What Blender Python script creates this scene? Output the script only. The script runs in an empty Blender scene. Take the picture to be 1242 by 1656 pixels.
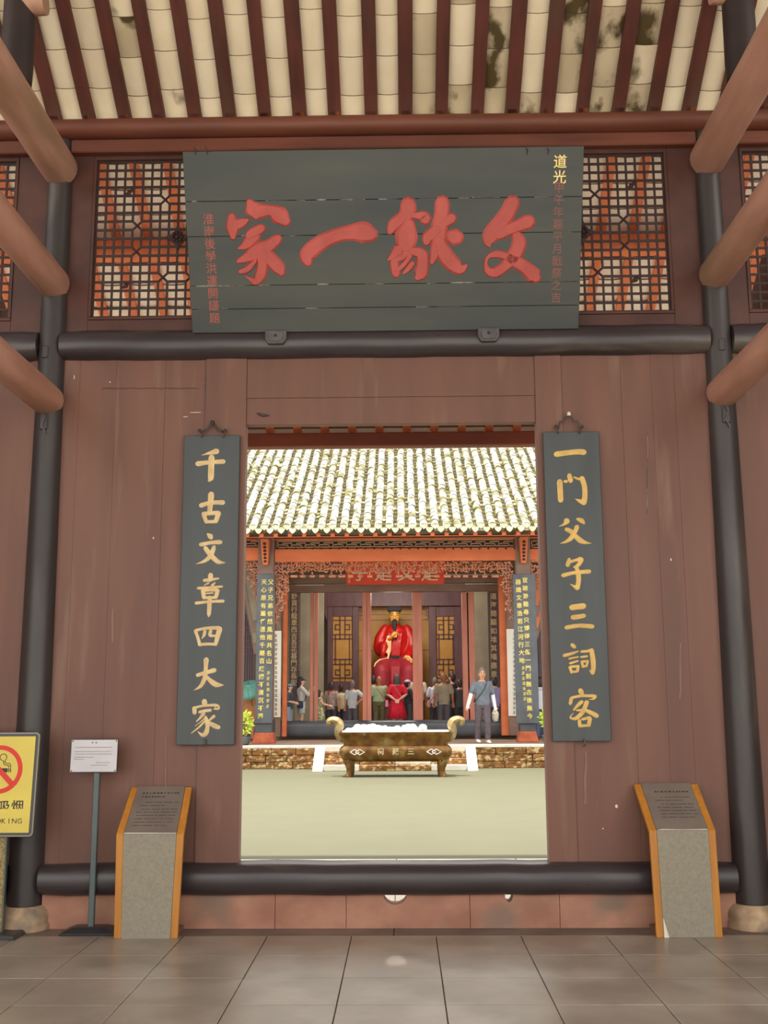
import bpy, bmesh, math, random
from mathutils import Vector, Matrix, Euler
random.seed(7)
PI = math.pi
scene = bpy.context.scene
COL = scene.collection

# ------------------------------------------------------------------ camera
FPX, PITCH, YAW, ROLL = 1740.0, 0.172424, 0.016573, -0.0056
CAM = Vector((0.0806, -8.3377, 1.65))
_F = Vector((-math.sin(YAW)*math.cos(PITCH), math.cos(YAW)*math.cos(PITCH), math.sin(PITCH)))
_R = Vector((math.cos(YAW), math.sin(YAW), 0)); _U = _R.cross(_F)
_c, _s = math.cos(ROLL), math.sin(ROLL)
_R, _U = _c*_R + _s*_U, -_s*_R + _c*_U
cam_data = bpy.data.cameras.new('camera')
cam_data.sensor_fit = 'VERTICAL'; cam_data.sensor_height = 36.0
cam_data.lens = 36.0*FPX/1656.0
cam_data.clip_end = 300
cam = bpy.data.objects.new('camera', cam_data); COL.objects.link(cam)
cam.matrix_world = Matrix(((_R.x, _U.x, -_F.x, CAM.x), (_R.y, _U.y, -_F.y, CAM.y), (_R.z, _U.z, -_F.z, CAM.z), (0, 0, 0, 1)))
scene.camera = cam

# ------------------------------------------------------------------ sky, sun, exposure
world = bpy.data.worlds.new('sky'); scene.world = world; world.use_nodes = True
_bg = world.node_tree.nodes['Background']
_bg.inputs[0].default_value = (1.0, 0.975, 0.93, 1); _bg.inputs[1].default_value = 2.6
sun_d = bpy.data.lights.new('sun', 'SUN'); sun_d.energy = 6.5; sun_d.angle = 0.03; sun_d.color = (1.0, 0.95, 0.86)
sun = bpy.data.objects.new('sun', sun_d); COL.objects.link(sun)
sun.rotation_euler = Vector((0.10, 0.06, -1.0)).to_track_quat('-Z', 'Y').to_euler()
sun.location = (0, -5, 30)
scene.view_settings.view_transform = 'Standard'; scene.view_settings.look = 'None'
scene.view_settings.gamma = 1.0; scene.view_settings.use_curve_mapping = False
scene.view_settings.exposure = 0.0

# measured picture points turned into places in the room
def _ray(u, v): return _F*FPX + _R*(u-621.0) + _U*(828.0-v)
def at(u, v, y):
    r = _ray(u, v); return CAM + r*((y-CAM.y)/r.y)
def onfloor(u, v, z):
    r = _ray(u, v); return CAM + r*((z-CAM.z)/r.z)
def onplane(u, v, p0, n):
    r = _ray(u, v); return CAM + r*((p0-CAM).dot(n)/r.dot(n))

# ------------------------------------------------------------------ materials
_mats = {}
def mat(name, col, rough=0.6, col2=None, scale=6.0, stretch=(1, 1, 1), bump=0.0, metal=0.0, coat=0.0, spec=0.5,
        rough2=None, detail=5.0, lo=0.35, hi=0.65, stain=None, stain_scale=1.5, stain_lo=0.55, stain_hi=0.7, emit=None, bscale=None, trans=0.0):
    if name in _mats: return _mats[name]
    m = bpy.data.materials.new(name); m.use_nodes = True
    nt = m.node_tree; b = nt.nodes['Principled BSDF']
    def c4(c): return (c[0], c[1], c[2], 1)
    b.inputs['Base Color'].default_value = c4(col)
    b.inputs['Roughness'].default_value = rough
    b.inputs['Metallic'].default_value = metal
    b.inputs['Specular IOR Level'].default_value = spec
    if coat: b.inputs['Coat Weight'].default_value = coat; b.inputs['Coat Roughness'].default_value = 0.15
    if trans: b.inputs['Transmission Weight'].default_value = trans
    if emit: b.inputs['Emission Color'].default_value = c4(col); b.inputs['Emission Strength'].default_value = emit
    L = nt.links.new
    tc = nt.nodes.new('ShaderNodeTexCoord'); mp = nt.nodes.new('ShaderNodeMapping'); mp.inputs['Scale'].default_value = stretch
    geo = nt.nodes.new('ShaderNodeNewGeometry'); L(geo.outputs['Position'], mp.inputs['Vector'])
    n = nt.nodes.new('ShaderNodeTexNoise'); n.inputs['Scale'].default_value = scale; n.inputs['Detail'].default_value = detail
    L(mp.outputs[0], n.inputs['Vector'])
    out = None
    if col2:
        r = nt.nodes.new('ShaderNodeMapRange'); r.inputs[1].default_value = lo; r.inputs[2].default_value = hi
        L(n.outputs['Fac'], r.inputs[0])
        mx = nt.nodes.new('ShaderNodeMix'); mx.data_type = 'RGBA'
        L(r.outputs[0], mx.inputs[0]); mx.inputs[6].default_value = c4(col); mx.inputs[7].default_value = c4(col2)
        out = mx.outputs[2]
    if stain:
        n2 = nt.nodes.new('ShaderNodeTexNoise'); n2.inputs['Scale'].default_value = stain_scale; n2.inputs['Detail'].default_value = 8
        L(mp.outputs[0], n2.inputs['Vector'])
        r2 = nt.nodes.new('ShaderNodeMapRange'); r2.inputs[1].default_value = stain_lo; r2.inputs[2].default_value = stain_hi
        L(n2.outputs['Fac'], r2.inputs[0])
        m2 = nt.nodes.new('ShaderNodeMix'); m2.data_type = 'RGBA'
        L(r2.outputs[0], m2.inputs[0])
        if out: L(out, m2.inputs[6])
        else: m2.inputs[6].default_value = c4(col)
        m2.inputs[7].default_value = c4(stain); out = m2.outputs[2]
    if out: L(out, b.inputs['Base Color'])
    if rough2 is not None:
        r3 = nt.nodes.new('ShaderNodeMapRange'); r3.inputs[1].default_value = 0.3; r3.inputs[2].default_value = 0.7
        r3.inputs[3].default_value = rough; r3.inputs[4].default_value = rough2
        L(n.outputs['Fac'], r3.inputs[0]); L(r3.outputs[0], b.inputs['Roughness'])
    if bump:
        nb = n
        if bscale:
            nb = nt.nodes.new('ShaderNodeTexNoise'); nb.inputs['Scale'].default_value = bscale; nb.inputs['Detail'].default_value = 4
            L(mp.outputs[0], nb.inputs['Vector'])
        bp = nt.nodes.new('ShaderNodeBump'); bp.inputs['Strength'].default_value = bump; bp.inputs['Distance'].default_value = 0.01
        L(nb.outputs['Fac'], bp.inputs['Height']); L(bp.outputs[0], b.inputs['Normal'])
    _mats[name] = m
    return m
def srgb(r, g, b):
    f = lambda x: (x/255/12.92) if x/255 <= 0.04045 else ((x/255+0.055)/1.055)**2.4
    return (f(r), f(g), f(b))

M = dict(
 wall=mat('brown_painted_boards', srgb(119, 79, 64), .55, srgb(106, 70, 57), 1.3, (3, 3, .35), .06, stain=srgb(126, 92, 75), stain_scale=2.2, stain_lo=.58, stain_hi=.72, bscale=30),
 frieze=mat('dark_brown_frame', srgb(88, 52, 43), .55, srgb(72, 42, 36), 4, (1, 1, 1), .05),
 lattice=mat('lattice_wood', srgb(60, 34, 31), .6, srgb(50, 28, 27), 8),
 orange_wood=mat('reddish_brown_beam', srgb(118, 65, 47), .55, srgb(96, 52, 38), 1.6, (.5, 3, 3), .06, stain=srgb(84, 44, 32), stain_scale=1.2),
 tie=mat('reddish_tie_beam', srgb(192, 144, 124), .5, srgb(166, 120, 100), 2.0, (3, .5, 3), .08, stain=srgb(140, 116, 84), stain_scale=1.0, stain_lo=.5, stain_hi=.75),
 black=mat('black_lacquer', srgb(66, 58, 56), .34, srgb(52, 46, 45), 2.0, (2, 2, .4), .05, rough2=.5, stain=srgb(92, 84, 76), stain_scale=1.5, stain_lo=.6, stain_hi=.75),
 blackbeam=mat('black_lacquer_beam', srgb(66, 58, 59), .26, srgb(54, 46, 47), 2.5, (.6, 3, 3), .08, rough2=.42, stain=srgb(96, 86, 78), stain_scale=1.4, stain_lo=.62, stain_hi=.75),
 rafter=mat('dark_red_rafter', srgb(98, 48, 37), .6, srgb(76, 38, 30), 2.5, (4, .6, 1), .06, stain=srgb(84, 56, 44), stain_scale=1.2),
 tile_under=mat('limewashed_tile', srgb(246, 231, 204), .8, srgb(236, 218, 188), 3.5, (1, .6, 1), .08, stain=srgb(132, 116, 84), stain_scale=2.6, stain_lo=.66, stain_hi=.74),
 tile_mossy=mat('limewashed_tile_with_moss', srgb(216, 198, 168), .8, srgb(196, 178, 148), 3.5, (1, .6, 1), .1, stain=srgb(84, 68, 36), stain_scale=4.0, stain_lo=.52, stain_hi=.62),
 ceil=mat('dark_roof_boards', srgb(90, 62, 50), .8),
 stone_base=mat('red_sandstone', srgb(178, 130, 106), .75, srgb(152, 104, 84), 3, (1, 1, 1.5), .2, stain=srgb(136, 110, 94), stain_scale=2.0),
 stone_buff=mat('buff_sandstone', srgb(196, 166, 132), .8, srgb(150, 124, 100), 7, (1, 1, 1), .35, stain=srgb(116, 104, 90), stain_scale=4),
 floor_tile=mat('grey_floor_tile', srgb(160, 148, 133), .33, srgb(140, 129, 115), 2.2, (1, 1, 1), .015, detail=3, stain=srgb(176, 168, 156), stain_scale=1.8, stain_lo=.5, stain_hi=.75),
 floor_grout=mat('dark_grout', srgb(84, 76, 70), .8),
 floor_slab=mat('brown_stone_slab', srgb(130, 112, 100), .5, srgb(112, 96, 86), 2.5, rough2=.7),
 plaque=mat('greenish_black_board', srgb(52, 57, 58), .5, srgb(68, 70, 64), 1.3, (.5, 1, 2.5), .04, stain=srgb(46, 52, 54), stain_scale=.9, stain_lo=.48, stain_hi=.7),
 plaque_seam=mat('pale_crack_filler', srgb(150, 142, 128), .8, srgb(84, 80, 74), 9, lo=.42, hi=.52),
 red_char=mat('faded_red_lacquer', srgb(184, 76, 68), .5, srgb(168, 64, 56), 6),
 red_small=mat('dull_red_paint', srgb(150, 80, 72), .6, srgb(112, 82, 76), 30),
 gold=mat('gold_leaf', srgb(246, 212, 120), .38, srgb(252, 226, 150), 18),
 gold_pale=mat('pale_gold_leaf', srgb(248, 226, 176), .4, srgb(252, 236, 200), 18),
 gold_dark=mat('shaded_gold_core', srgb(204, 160, 84), .5, srgb(224, 182, 100), 14),  # core colour darkened to paint the shading of V-cut strokes
 couplet=mat('black_couplet_board', srgb(58, 62, 65), .42, srgb(66, 70, 71), 2.0, (4, 4, .4), .03),
 iron=mat('dark_iron', srgb(60, 56, 56), .45, srgb(80, 74, 72), 12, metal=.5),
 bracket=mat('grey_iron', srgb(104, 98, 98), .5, srgb(84, 80, 80), 14, metal=.4),
 porcelain=mat('white_knob', srgb(220, 214, 206), .3),
 grey_post=mat('grey_green_metal', srgb(88, 98, 98), .4, srgb(80, 90, 90), 5, metal=.3),
 black_base=mat('black_metal_base', srgb(52, 50, 52), .35),
 sign_white=mat('brushed_white_sign', srgb(206, 202, 204), .3, srgb(190, 186, 190), 3),
 ink=mat('dark_ink', srgb(62, 56, 54), .7),
 ink_soft=mat('grey_ink', srgb(120, 116, 116), .7),
 wood_edge=mat('honey_wood', srgb(192, 128, 46), .45, srgb(176, 114, 40), 4, (6, 6, .6), .03),
 lectern_face=mat('grey_green_laminate', srgb(148, 140, 122), .6, srgb(136, 128, 110), 60, (1, 1, 1), .06),
 lectern_plate=mat('grey_stone_plate', srgb(124, 112, 102), .4, srgb(112, 100, 92), 5),
 chip=mat('chipped_white', srgb(220, 214, 200), .8),
 yellow=mat('yellow_sign', srgb(222, 198, 70), .3, srgb(210, 186, 62), 3),
 redring=mat('red_ring', srgb(216, 42, 20), .5),
 signframe=mat('grey_sign_frame', srgb(120, 116, 104), .35, metal=.5),
 brocade=mat('gold_brocade', srgb(156, 136, 84), .5, srgb(120, 104, 64), 60, detail=1, lo=.45, hi=.55),
)
# ------------------------------------------------------------------ helpers
ORG = {}
class MB:
    def __init__(self): self.v = []; self.f = []; self.mi = []; self.cur = 0
    def add(self, vs, fs):
        o = len(self.v); self.v += [tuple(p) for p in vs]
        self.f += [tuple(i+o for i in f) for f in fs]; self.mi += [self.cur]*len(fs)
        return self
    def hexa(self, p):
        return self.add(p, [(0, 3, 2, 1), (4, 5, 6, 7), (0, 1, 5, 4), (1, 2, 6, 5), (2, 3, 7, 6), (3, 0, 4, 7)])
    def box(self, x0, x1, y0, y1, z0, z1):
        return self.hexa([(x0, y0, z0), (x1, y0, z0), (x1, y1, z0), (x0, y1, z0), (x0, y0, z1), (x1, y0, z1), (x1, y1, z1), (x0, y1, z1)])
    def obox(self, c, s, mtx):
        hx, hy, hz = s[0]/2, s[1]/2, s[2]/2
        return self.hexa([Vector(c) + mtx @ Vector(q) for q in ((-hx, -hy, -hz), (hx, -hy, -hz), (hx, hy, -hz), (-hx, hy, -hz), (-hx, -hy, hz), (hx, -hy, hz), (hx, hy, hz), (-hx, hy, hz))])
    def prism(self, poly, fn, d0, d1):
        """poly of (a,b); fn(a,b,d) -> point"""
        n = len(poly)
        vs = [fn(a, b, d0) for a, b in poly] + [fn(a, b, d1) for a, b in poly]
        return self.add(vs, [tuple(range(n-1, -1, -1)), tuple(range(n, 2*n))] + [(i, (i+1) % n, n+(i+1) % n, n+i) for i in range(n)])
    def tube(self, pts, rad, n=10, up=None, cap=True, round_ends=False):
        """rad: number, or list of r or (rx, ry) for each point"""
        P = [Vector(p) for p in pts]; m = len(P)
        R = [rad]*m if not isinstance(rad, (list,)) else list(rad)
        R = [(r, r) if not isinstance(r, tuple) else r for r in R]
        T = []
        for i in range(m):
            t = (P[min(i+1, m-1)] - P[max(i-1, 0)]); T.append(t.normalized() if t.length > 1e-9 else Vector((0, 0, 1)))
        if round_ends:
            def ext(p, t, r, sgn):
                a = [(p + t*sgn*min(r)*.6, (r[0]*.78, r[1]*.78)), (p + t*sgn*min(r)*.92, (r[0]*.4, r[1]*.4))]
                return a
            e0 = ext(P[0], T[0], R[0], -1); e1 = ext(P[-1], T[-1], R[-1], 1)
            P = [e0[1][0], e0[0][0]] + P + [e1[0][0], e1[1][0]]; R = [e0[1][1], e0[0][1]] + R + [e1[0][1], e1[1][1]]
            T = [T[0], T[0]] + T + [T[-1], T[-1]]; m = len(P)
        ref = Vector(up) if up else (Vector((0, 0, 1)) if abs(T[0].z) < .8 else Vector((1, 0, 0)))
        vs = []
        a = (ref - T[0]*ref.dot(T[0])).normalized()
        for i in range(m):
            a = (a - T[i]*a.dot(T[i])); a = a.normalized() if a.length > 1e-6 else T[i].orthogonal().normalized()
            b = T[i].cross(a)
            for k in range(n):
                th = 2*PI*k/n
                vs.append(P[i] + a*math.cos(th)*R[i][0] + b*math.sin(th)*R[i][1])
        fs = [(i*n+k, i*n+(k+1) % n, (i+1)*n+(k+1) % n, (i+1)*n+k) for i in range(m-1) for k in range(n)]
        if cap: fs += [tuple(range(n-1, -1, -1)), tuple((m-1)*n+k for k in range(n))]
        return self.add(vs, fs)
    def lathe(self, prof, c=(0, 0, 0), n=24, sq=1.0):
        """prof of (r, z), closed by caps"""
        c = Vector(c); m = len(prof)
        vs = [c + Vector((r*math.cos(2*PI*k/n), r*math.sin(2*PI*k/n)*sq, z)) for r, z in prof for k in range(n)]
        fs = [(i*n+k, i*n+(k+1) % n, (i+1)*n+(k+1) % n, (i+1)*n+k) for i in range(m-1) for k in range(n)]
        fs += [tuple(range(n-1, -1, -1)), tuple((m-1)*n+k for k in range(n))]
        return self.add(vs, fs)
    def ball(self, c, r, n=10, m=6):
        if not isinstance(r, tuple): r = (r, r, r)
        c = Vector(c); vs = []; fs = []
        for i in range(1, m):
            ph = PI*i/m - PI/2
            for k in range(n):
                th = 2*PI*k/n
                vs.append(c + Vector((r[0]*math.cos(ph)*math.cos(th), r[1]*math.cos(ph)*math.sin(th), r[2]*math.sin(ph))))
        b0 = len(vs); vs += [c - Vector((0, 0, r[2])), c + Vector((0, 0, r[2]))]
        for i in range(m-2):
            for k in range(n): fs.append((i*n+k, i*n+(k+1) % n, (i+1)*n+(k+1) % n, (i+1)*n+k))
        for k in range(n):
            fs.append((b0, (k+1) % n, k)); fs.append((b0+1, (m-2)*n+k, (m-2)*n+(k+1) % n))
        return self.add(vs, fs)
    def mesh(self, name, mats, smooth=False, bevel=0, off=Vector((0, 0, 0))):
        me = bpy.data.meshes.new(name)
        me.from_pydata([(p[0]-off[0], p[1]-off[1], p[2]-off[2]) for p in self.v], [], self.f)
        if not isinstance(mats, (list, tuple)): mats = [mats]
        for mm in mats: me.materials.append(mm)
        if len(mats) > 1: me.polygons.foreach_set('material_index', self.mi)
        bm = bmesh.new(); bm.from_mesh(me)
        bmesh.ops.recalc_face_normals(bm, faces=bm.faces)
        if bevel:
            bmesh.ops.bevel(bm, geom=list(bm.edges), offset=bevel, segments=1, affect='EDGES', profile=.5, clamp_overlap=True)
        bm.to_mesh(me); bm.free()
        if smooth:
            me.polygons.foreach_set('use_smooth', [True]*len(me.polygons))
            if smooth != 'all': me.set_sharp_from_angle(angle=math.radians(38))
        me.update()
        return me
    def build(self, name, mats, parent=None, smooth=False, bevel=0, local=False):
        if parent is not None: off = Vector((0, 0, 0)) if local else ORG[parent]
        else:
            xs = [p[0] for p in self.v]; ys = [p[1] for p in self.v]; zs = [p[2] for p in self.v]
            off = Vector(((min(xs)+max(xs))/2, (min(ys)+max(ys))/2, min(zs)))
        o = bpy.data.objects.new(name, self.mesh(name, mats, smooth, bevel, off)); COL.objects.link(o)
        if parent is not None: o.parent = parent; ORG[o] = ORG[parent]
        else: o.location = off; ORG[o] = off.copy()
        return o
def inst(name, me, parent, loc, rot=None, scale=None):
    """a piece that shares mesh data with its look-alikes; loc in the room"""
    o = bpy.data.objects.new(name, me); COL.objects.link(o); o.parent = parent
    o.location = Vector(loc) - ORG[parent]
    if rot is not None: o.rotation_euler = rot
    if scale is not None: o.scale = scale
    ORG[o] = ORG[parent]
    return o
def tag(o, label=None, cat=None, group=None, kind=None):
    if label: o['label'] = label
    if cat: o['category'] = cat
    if group: o['group'] = group
    if kind: o['kind'] = kind
    return o
def thing(name, label, cat, loc, group=None, kind=None):
    o = bpy.data.objects.new(name, None); COL.objects.link(o); o.location = loc; o.empty_display_size = .1
    ORG[o] = Vector(loc)
    return tag(o, label, cat, group, kind)
def setting(name, loc=(0, 0, 0)):
    o = bpy.data.objects.new(name, None); COL.objects.link(o); o.location = loc; ORG[o] = Vector(loc); o['kind'] = 'structure'
    return o
def struct(mb, name, mats, smooth=False, bevel=0):
    o = mb.build(name, mats, None, smooth, bevel); o['kind'] = 'structure'; return o
def spline(pts, k=4):
    """Catmull-Rom through points of any dimension"""
    out = []; n = len(pts)
    for i in range(n-1):
        p0, p1, p2, p3 = pts[max(i-1, 0)], pts[i], pts[i+1], pts[min(i+2, n-1)]
        for s in range(k):
            t = s/k
            out.append(tuple(.5*((2*b) + (-a+c)*t + (2*a-5*b+4*c-d)*t*t + (-a+3*b-3*c+d)*t**3) for a, b, c, d in zip(p0, p1, p2, p3)))
    out.append(tuple(pts[-1])); return out
_glyph = {}
def glyph(ch, bold=0.012):
    if (ch, bold) not in _glyph:
        c = bpy.data.curves.new('g', 'FONT'); c.body = ch; c.size = 1; c.resolution_u = 2; c.offset = bold; c.fill_mode = 'FRONT'
        o = bpy.data.objects.new('g', c); me = bpy.data.meshes.new_from_object(o)
        _glyph[(ch, bold)] = ([v.co.copy() for v in me.vertices], [tuple(p.vertices) for p in me.polygons])
        bpy.data.objects.remove(o); bpy.data.curves.remove(c); bpy.data.meshes.remove(me)
    return _glyph[(ch, bold)]
def text_glyph(mb, ch, org, ax, ay, size, bold=.004, lift=0.0, nrm=None, latin=False):
    """lay one character with its box centre at org; ax, ay unit vectors"""
    vs, fs = glyph(ch, bold)
    n = nrm if nrm is not None else ax.cross(ay)
    mx = .5*(min(v.x for v in vs)+max(v.x for v in vs)) if latin else .5
    mb.add([Vector(org) + ax*((v.x-mx)*size) + ay*((v.y-.38)*size) + n*lift for v in vs], fs)
def stroke(mb, pts, tomap, lift, h, core=None, k=4):
    """a brush stroke of (x, y, width) in picture units; tomap(x, y, d) puts it on its board. Raised rim, optional core in a shaded tone."""
    P = spline(pts, k) if len(pts) > 2 else [tuple(a + (b-a)*t for a, b in zip(pts[0], pts[1])) for t in (0, .33, .66, 1)]
    n = len(P); Lf = []; Rt = []
    def tang(i):
        a = P[max(i-1, 0)]; b = P[min(i+1, n-1)]; dx, dy = b[0]-a[0], b[1]-a[1]; l = math.hypot(dx, dy) or 1; return dx/l, dy/l
    def outline(f):
        out = []; back = []
        for i in range(n):
            tx, ty = tang(i); w = max(P[i][2], 4)*.5*f
            out.append((P[i][0]-ty*w, P[i][1]+tx*w)); back.append((P[i][0]+ty*w, P[i][1]-tx*w))
        tx, ty = tang(n-1); w = max(P[-1][2], 4)*.5*f; e = P[-1]
        capE = [(e[0]+tx*w*.75-ty*w*.65, e[1]+ty*w*.75+tx*w*.65), (e[0]+tx*w, e[1]+ty*w), (e[0]+tx*w*.75+ty*w*.65, e[1]+ty*w*.75-tx*w*.65)]
        tx, ty = tang(0); w = max(P[0][2], 4)*.5*f; e = P[0]
        capS = [(e[0]-tx*w*.75+ty*w*.65, e[1]-ty*w*.75-tx*w*.65), (e[0]-tx*w, e[1]-ty*w), (e[0]-tx*w*.75-ty*w*.65, e[1]-ty*w*.75+tx*w*.65)]
        return out + capE + back[::-1] + capS
    o1 = outline(1.0); o2 = outline(.72); m = len(o1)
    vs = [tomap(x, y, lift) for x, y in o1] + [tomap(x, y, lift+h) for x, y in o2]
    fs = [(i, (i+1) % m, m+(i+1) % m, m+i) for i in range(m)]
    mb.cur = 0; mb.add(vs, fs)
    # top face as strips so that bent strokes fill properly
    tv = vs[m:]; L = list(range(n)); Rr = [n+3+(n-1-i) for i in range(n)]
    ff = [(L[i], L[i+1], Rr[i+1], Rr[i]) for i in range(n-1)]
    ff += [(n-1, n, n+1, n+2, n+3), (2*n+2, 2*n+3, 2*n+4, 2*n+5, 0)]
    if core: mb.cur = 1
    mb.add(tv, ff); mb.cur = 0

# ================================================================== THE ROOM
XL, XR = -2.735, 2.625            # pillar axes
DX0, DX1, DZ0, DZ1 = -1.152, 1.152, 0.465, 3.813   # doorway
RS = 0.66                         # slope of the roof
def roof_z(y): return 6.53 - RS*y   # underside of the rafters (rises towards the viewer, falls behind the wall)

# ---- floor: paving tiles on a bed
floor = MB().box(-6.5, 6.5, -9.0, 0.05, -0.3, -0.012).build('floor', M['floor_grout']); floor['kind'] = 'structure'
TX, TY, Y0 = 0.598, 0.585, -0.312
tile_me = [MB().box(-TX/2+.003, TX/2-.003, -TY/2+.003, TY/2-.003, -.03, 0).mesh('floor_tile', M['floor_tile'], bevel=.0025) for _ in range(1)][0]
for r in range(14):
    for c in range(-7, 8):
        inst('floor_tile', tile_me, floor, (c*TX, Y0-TY*(r+.5), random.uniform(-.0012, .0006)))
for k in range(6):
    w = 13.0/6
    MB().box(-6.5+k*w+.003, -6.5+(k+1)*w-.003, Y0+.004, 0.02, -.03, -.001).build('stone_slab', M['floor_slab'], floor, bevel=.003)

# ---- the wall with the doorway: boards and jambs on one setting object
wall = setting('wall_back')
def board(x0, x1, z0, z1, y0, y1, name='board', m=None, par=None, bev=.0008):
    return MB().box(x0, x1, y0, y1, z0, z1).build(name, m or M['wall'], par or wall, bevel=bev)
def xs(*us): return [at(u, 800, -.03).x for u in us]
LB = [-2.64] + xs(121, 181, 262, 329) ; RB = xs(914, 1012, 1062, 1100) + [2.53]
zT = 4.42
for a, b in zip(LB[:-1], LB[1:]): board(a+.0004, b-.0004, .45, zT, -.03+random.uniform(-.0015, .0015), .05)
for a, b in zip(RB[:-1], RB[1:]): board(a+.0004, b-.0004, .45, zT, -.03+random.uniform(-.0015, .0015), .05)
board(LB[-1]+.002, DX0, .45, zT, -.045, .075, 'door_jamb')
board(DX1, RB[0]-.002, .45, zT, -.045, .075, 'door_jamb')
zs_h = at(630, 642, -.03).z
board(DX0+.001, DX1-.001, DZ1, zs_h-.001, -.028, .06, 'header_board')
board(DX0+.001, DX1-.001, zs_h+.001, zT, -.032, .06, 'header_board')
MB().tube([at(416, 668, -.04), at(424, 671, -.045), at(436, 672, -.04)], [.006, .012, .004], 6).build('hook_scar', M['iron'], wall)
# side bays
for sx, xc in ((-1, XL), (1, XR)):
    for k in range(6):
        a = xc + sx*(.08+k*.33); b = a + sx*.328
        board(min(a, b), max(a, b), .1, zT, -.03, .05)
# worn paint runs: slightly raised flakes of filler along some seams
for (u, v0, v1, w) in ((332, 600, 665, .010), (1047, 700, 830, .006), (268, 1190, 1275, .014), (1100, 1040, 1130, .014), (182, 985, 1040, .016), (947, 1215, 1300, .02)):
    pts = [at(u+random.uniform(-1, 1), v0+(v1-v0)*t/6, -.033) for t in range(7)]
    MB().tube(pts, [(.0025, w*random.uniform(.3, .6)) for _ in pts], 6, up=(0, 1, 0)).build('paint_flake', M['plaque_seam'] if w < .011 else mat('pale_brown_drip', srgb(136, 106, 92), .7), wall)

for (u, v, w, h) in ((997, 1304, .011, .014), (358, 985, .006, .01), (248, 870, .006, .008), (178, 618, .008, .005), (120, 610, .004, .02), (300, 674, .02, .003), (316, 667, .05, .003), (1085, 905, .005, .012), (975, 1340, .006, .006)):
    c = at(u, v, -.031); MB().ball(c, (w, .003, h), 6, 4).build('paint_chip', M['chip'], wall)
pts = [at(u, 628+.6*math.sin(u*.2), -.0325) for u in range(165, 330, 12)]
MB().tube(pts, .0018, 4).build('hairline_crack', M['iron'], wall)
# ---- stone sill course under the threshold beam, with two drain notches
sill = setting('trim_1')
def sill_block(x0, x1, notch=None):
    poly = [(x0+.002, 0), (x1-.002, 0), (x1-.002, .24)]
    if notch:
        c, r, d = notch
        poly += [(c + r*math.cos(t), .24 - d*math.sin(t)) for t in [PI*k/8 for k in range(9)]]
    poly.append((x0+.002, .24))
    MB().prism(poly, lambda a, b, d: (a, d, b), -.065, .07).build('stone_block', M['stone_base'], sill)
n1 = at(639, 1447, -.06).x; n2 = at(823, 1447, -.06).x
e = [-2.6] + [at(u, 1470, -.06).x for u in (445, 560, 760, 905)] + [2.5]
for i, (a, b) in enumerate(zip(e[:-1], e[1:])):
    sill_block(a, b, (n1, .088, .075) if a < n1 < b else ((n2, .03, .06) if a < n2 < b else None))
for sx, xc in ((-1, XL), (1, XR)):
    a, b = sorted((xc+sx*.15, xc+sx*2.0)); sill_block(a, b)

# ---- big beams: threshold, lintel (rounded section), one per bay
def rounded_beam(x0, x1, z0, z1, yf, yb, r, name, m, label, n=5, wob=.004):
    prof = [(yb, z0), (yb, z1)]
    for k in range(n+1):
        t = PI/2*k/n; prof.append((yf+r-r*math.sin(t), z1-r+r*math.cos(t)))
    for k in range(n+1):
        t = PI/2*k/n; prof.append((yf+r-r*math.cos(t), z0+r-r*math.sin(t)))
    mb = MB(); N = 24; vs = []; fs = []; q = len(prof)
    for i in range(N+1):
        x = x0+(x1-x0)*i/N; s = 1.0
        if i in (0, N): s = .93
        dz = random.uniform(-wob, wob)
        zc = (z0+z1)/2
        vs += [(x, y if y == yb else y+(1-s)*.08, zc+(z-zc)*s + (dz if 0 < i < N else 0)) for y, z in prof]
    fs = [(i*q+k, i*q+(k+1) % q, (i+1)*q+(k+1) % q, (i+1)*q+k) for i in range(N) for k in range(q)]
    fs += [tuple(range(q)), tuple(N*q+k for k in range(q-1, -1, -1))]
    mb.add(vs, fs)
    o = mb.build(name, m, None, smooth=True)
    return tag(o, label, 'beam')
thr = rounded_beam(XL+.125, XR-.125, .235, .462, -.17, .08, .10, 'threshold_beam', M['blackbeam'], 'long black lacquered threshold beam under the open doorway')
lin = rounded_beam(XL+.085, XR-.085, 4.355, 4.60, -.15, .08, .11, 'lintel_beam', M['blackbeam'], 'long black lacquered lintel beam under the big plaque')
for sx, xc, w in ((-1, XL, 'left'), (1, XR, 'right')):
    a, b = sorted((xc+sx*.10, xc+sx*2.0))
    rounded_beam(a, b, 4.355, 4.60, -.15, .08, .11, 'lintel_beam', M['blackbeam'], f'short end of black lintel beam beyond the {w} black pillar')
    a, b = sorted((xc+sx*.13, xc+sx*2.0))
    rounded_beam(a, b, .235, .462, -.17, .08, .10, 'threshold_beam', M['blackbeam'], f'black threshold beam end beyond the {w} black pillar')

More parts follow.
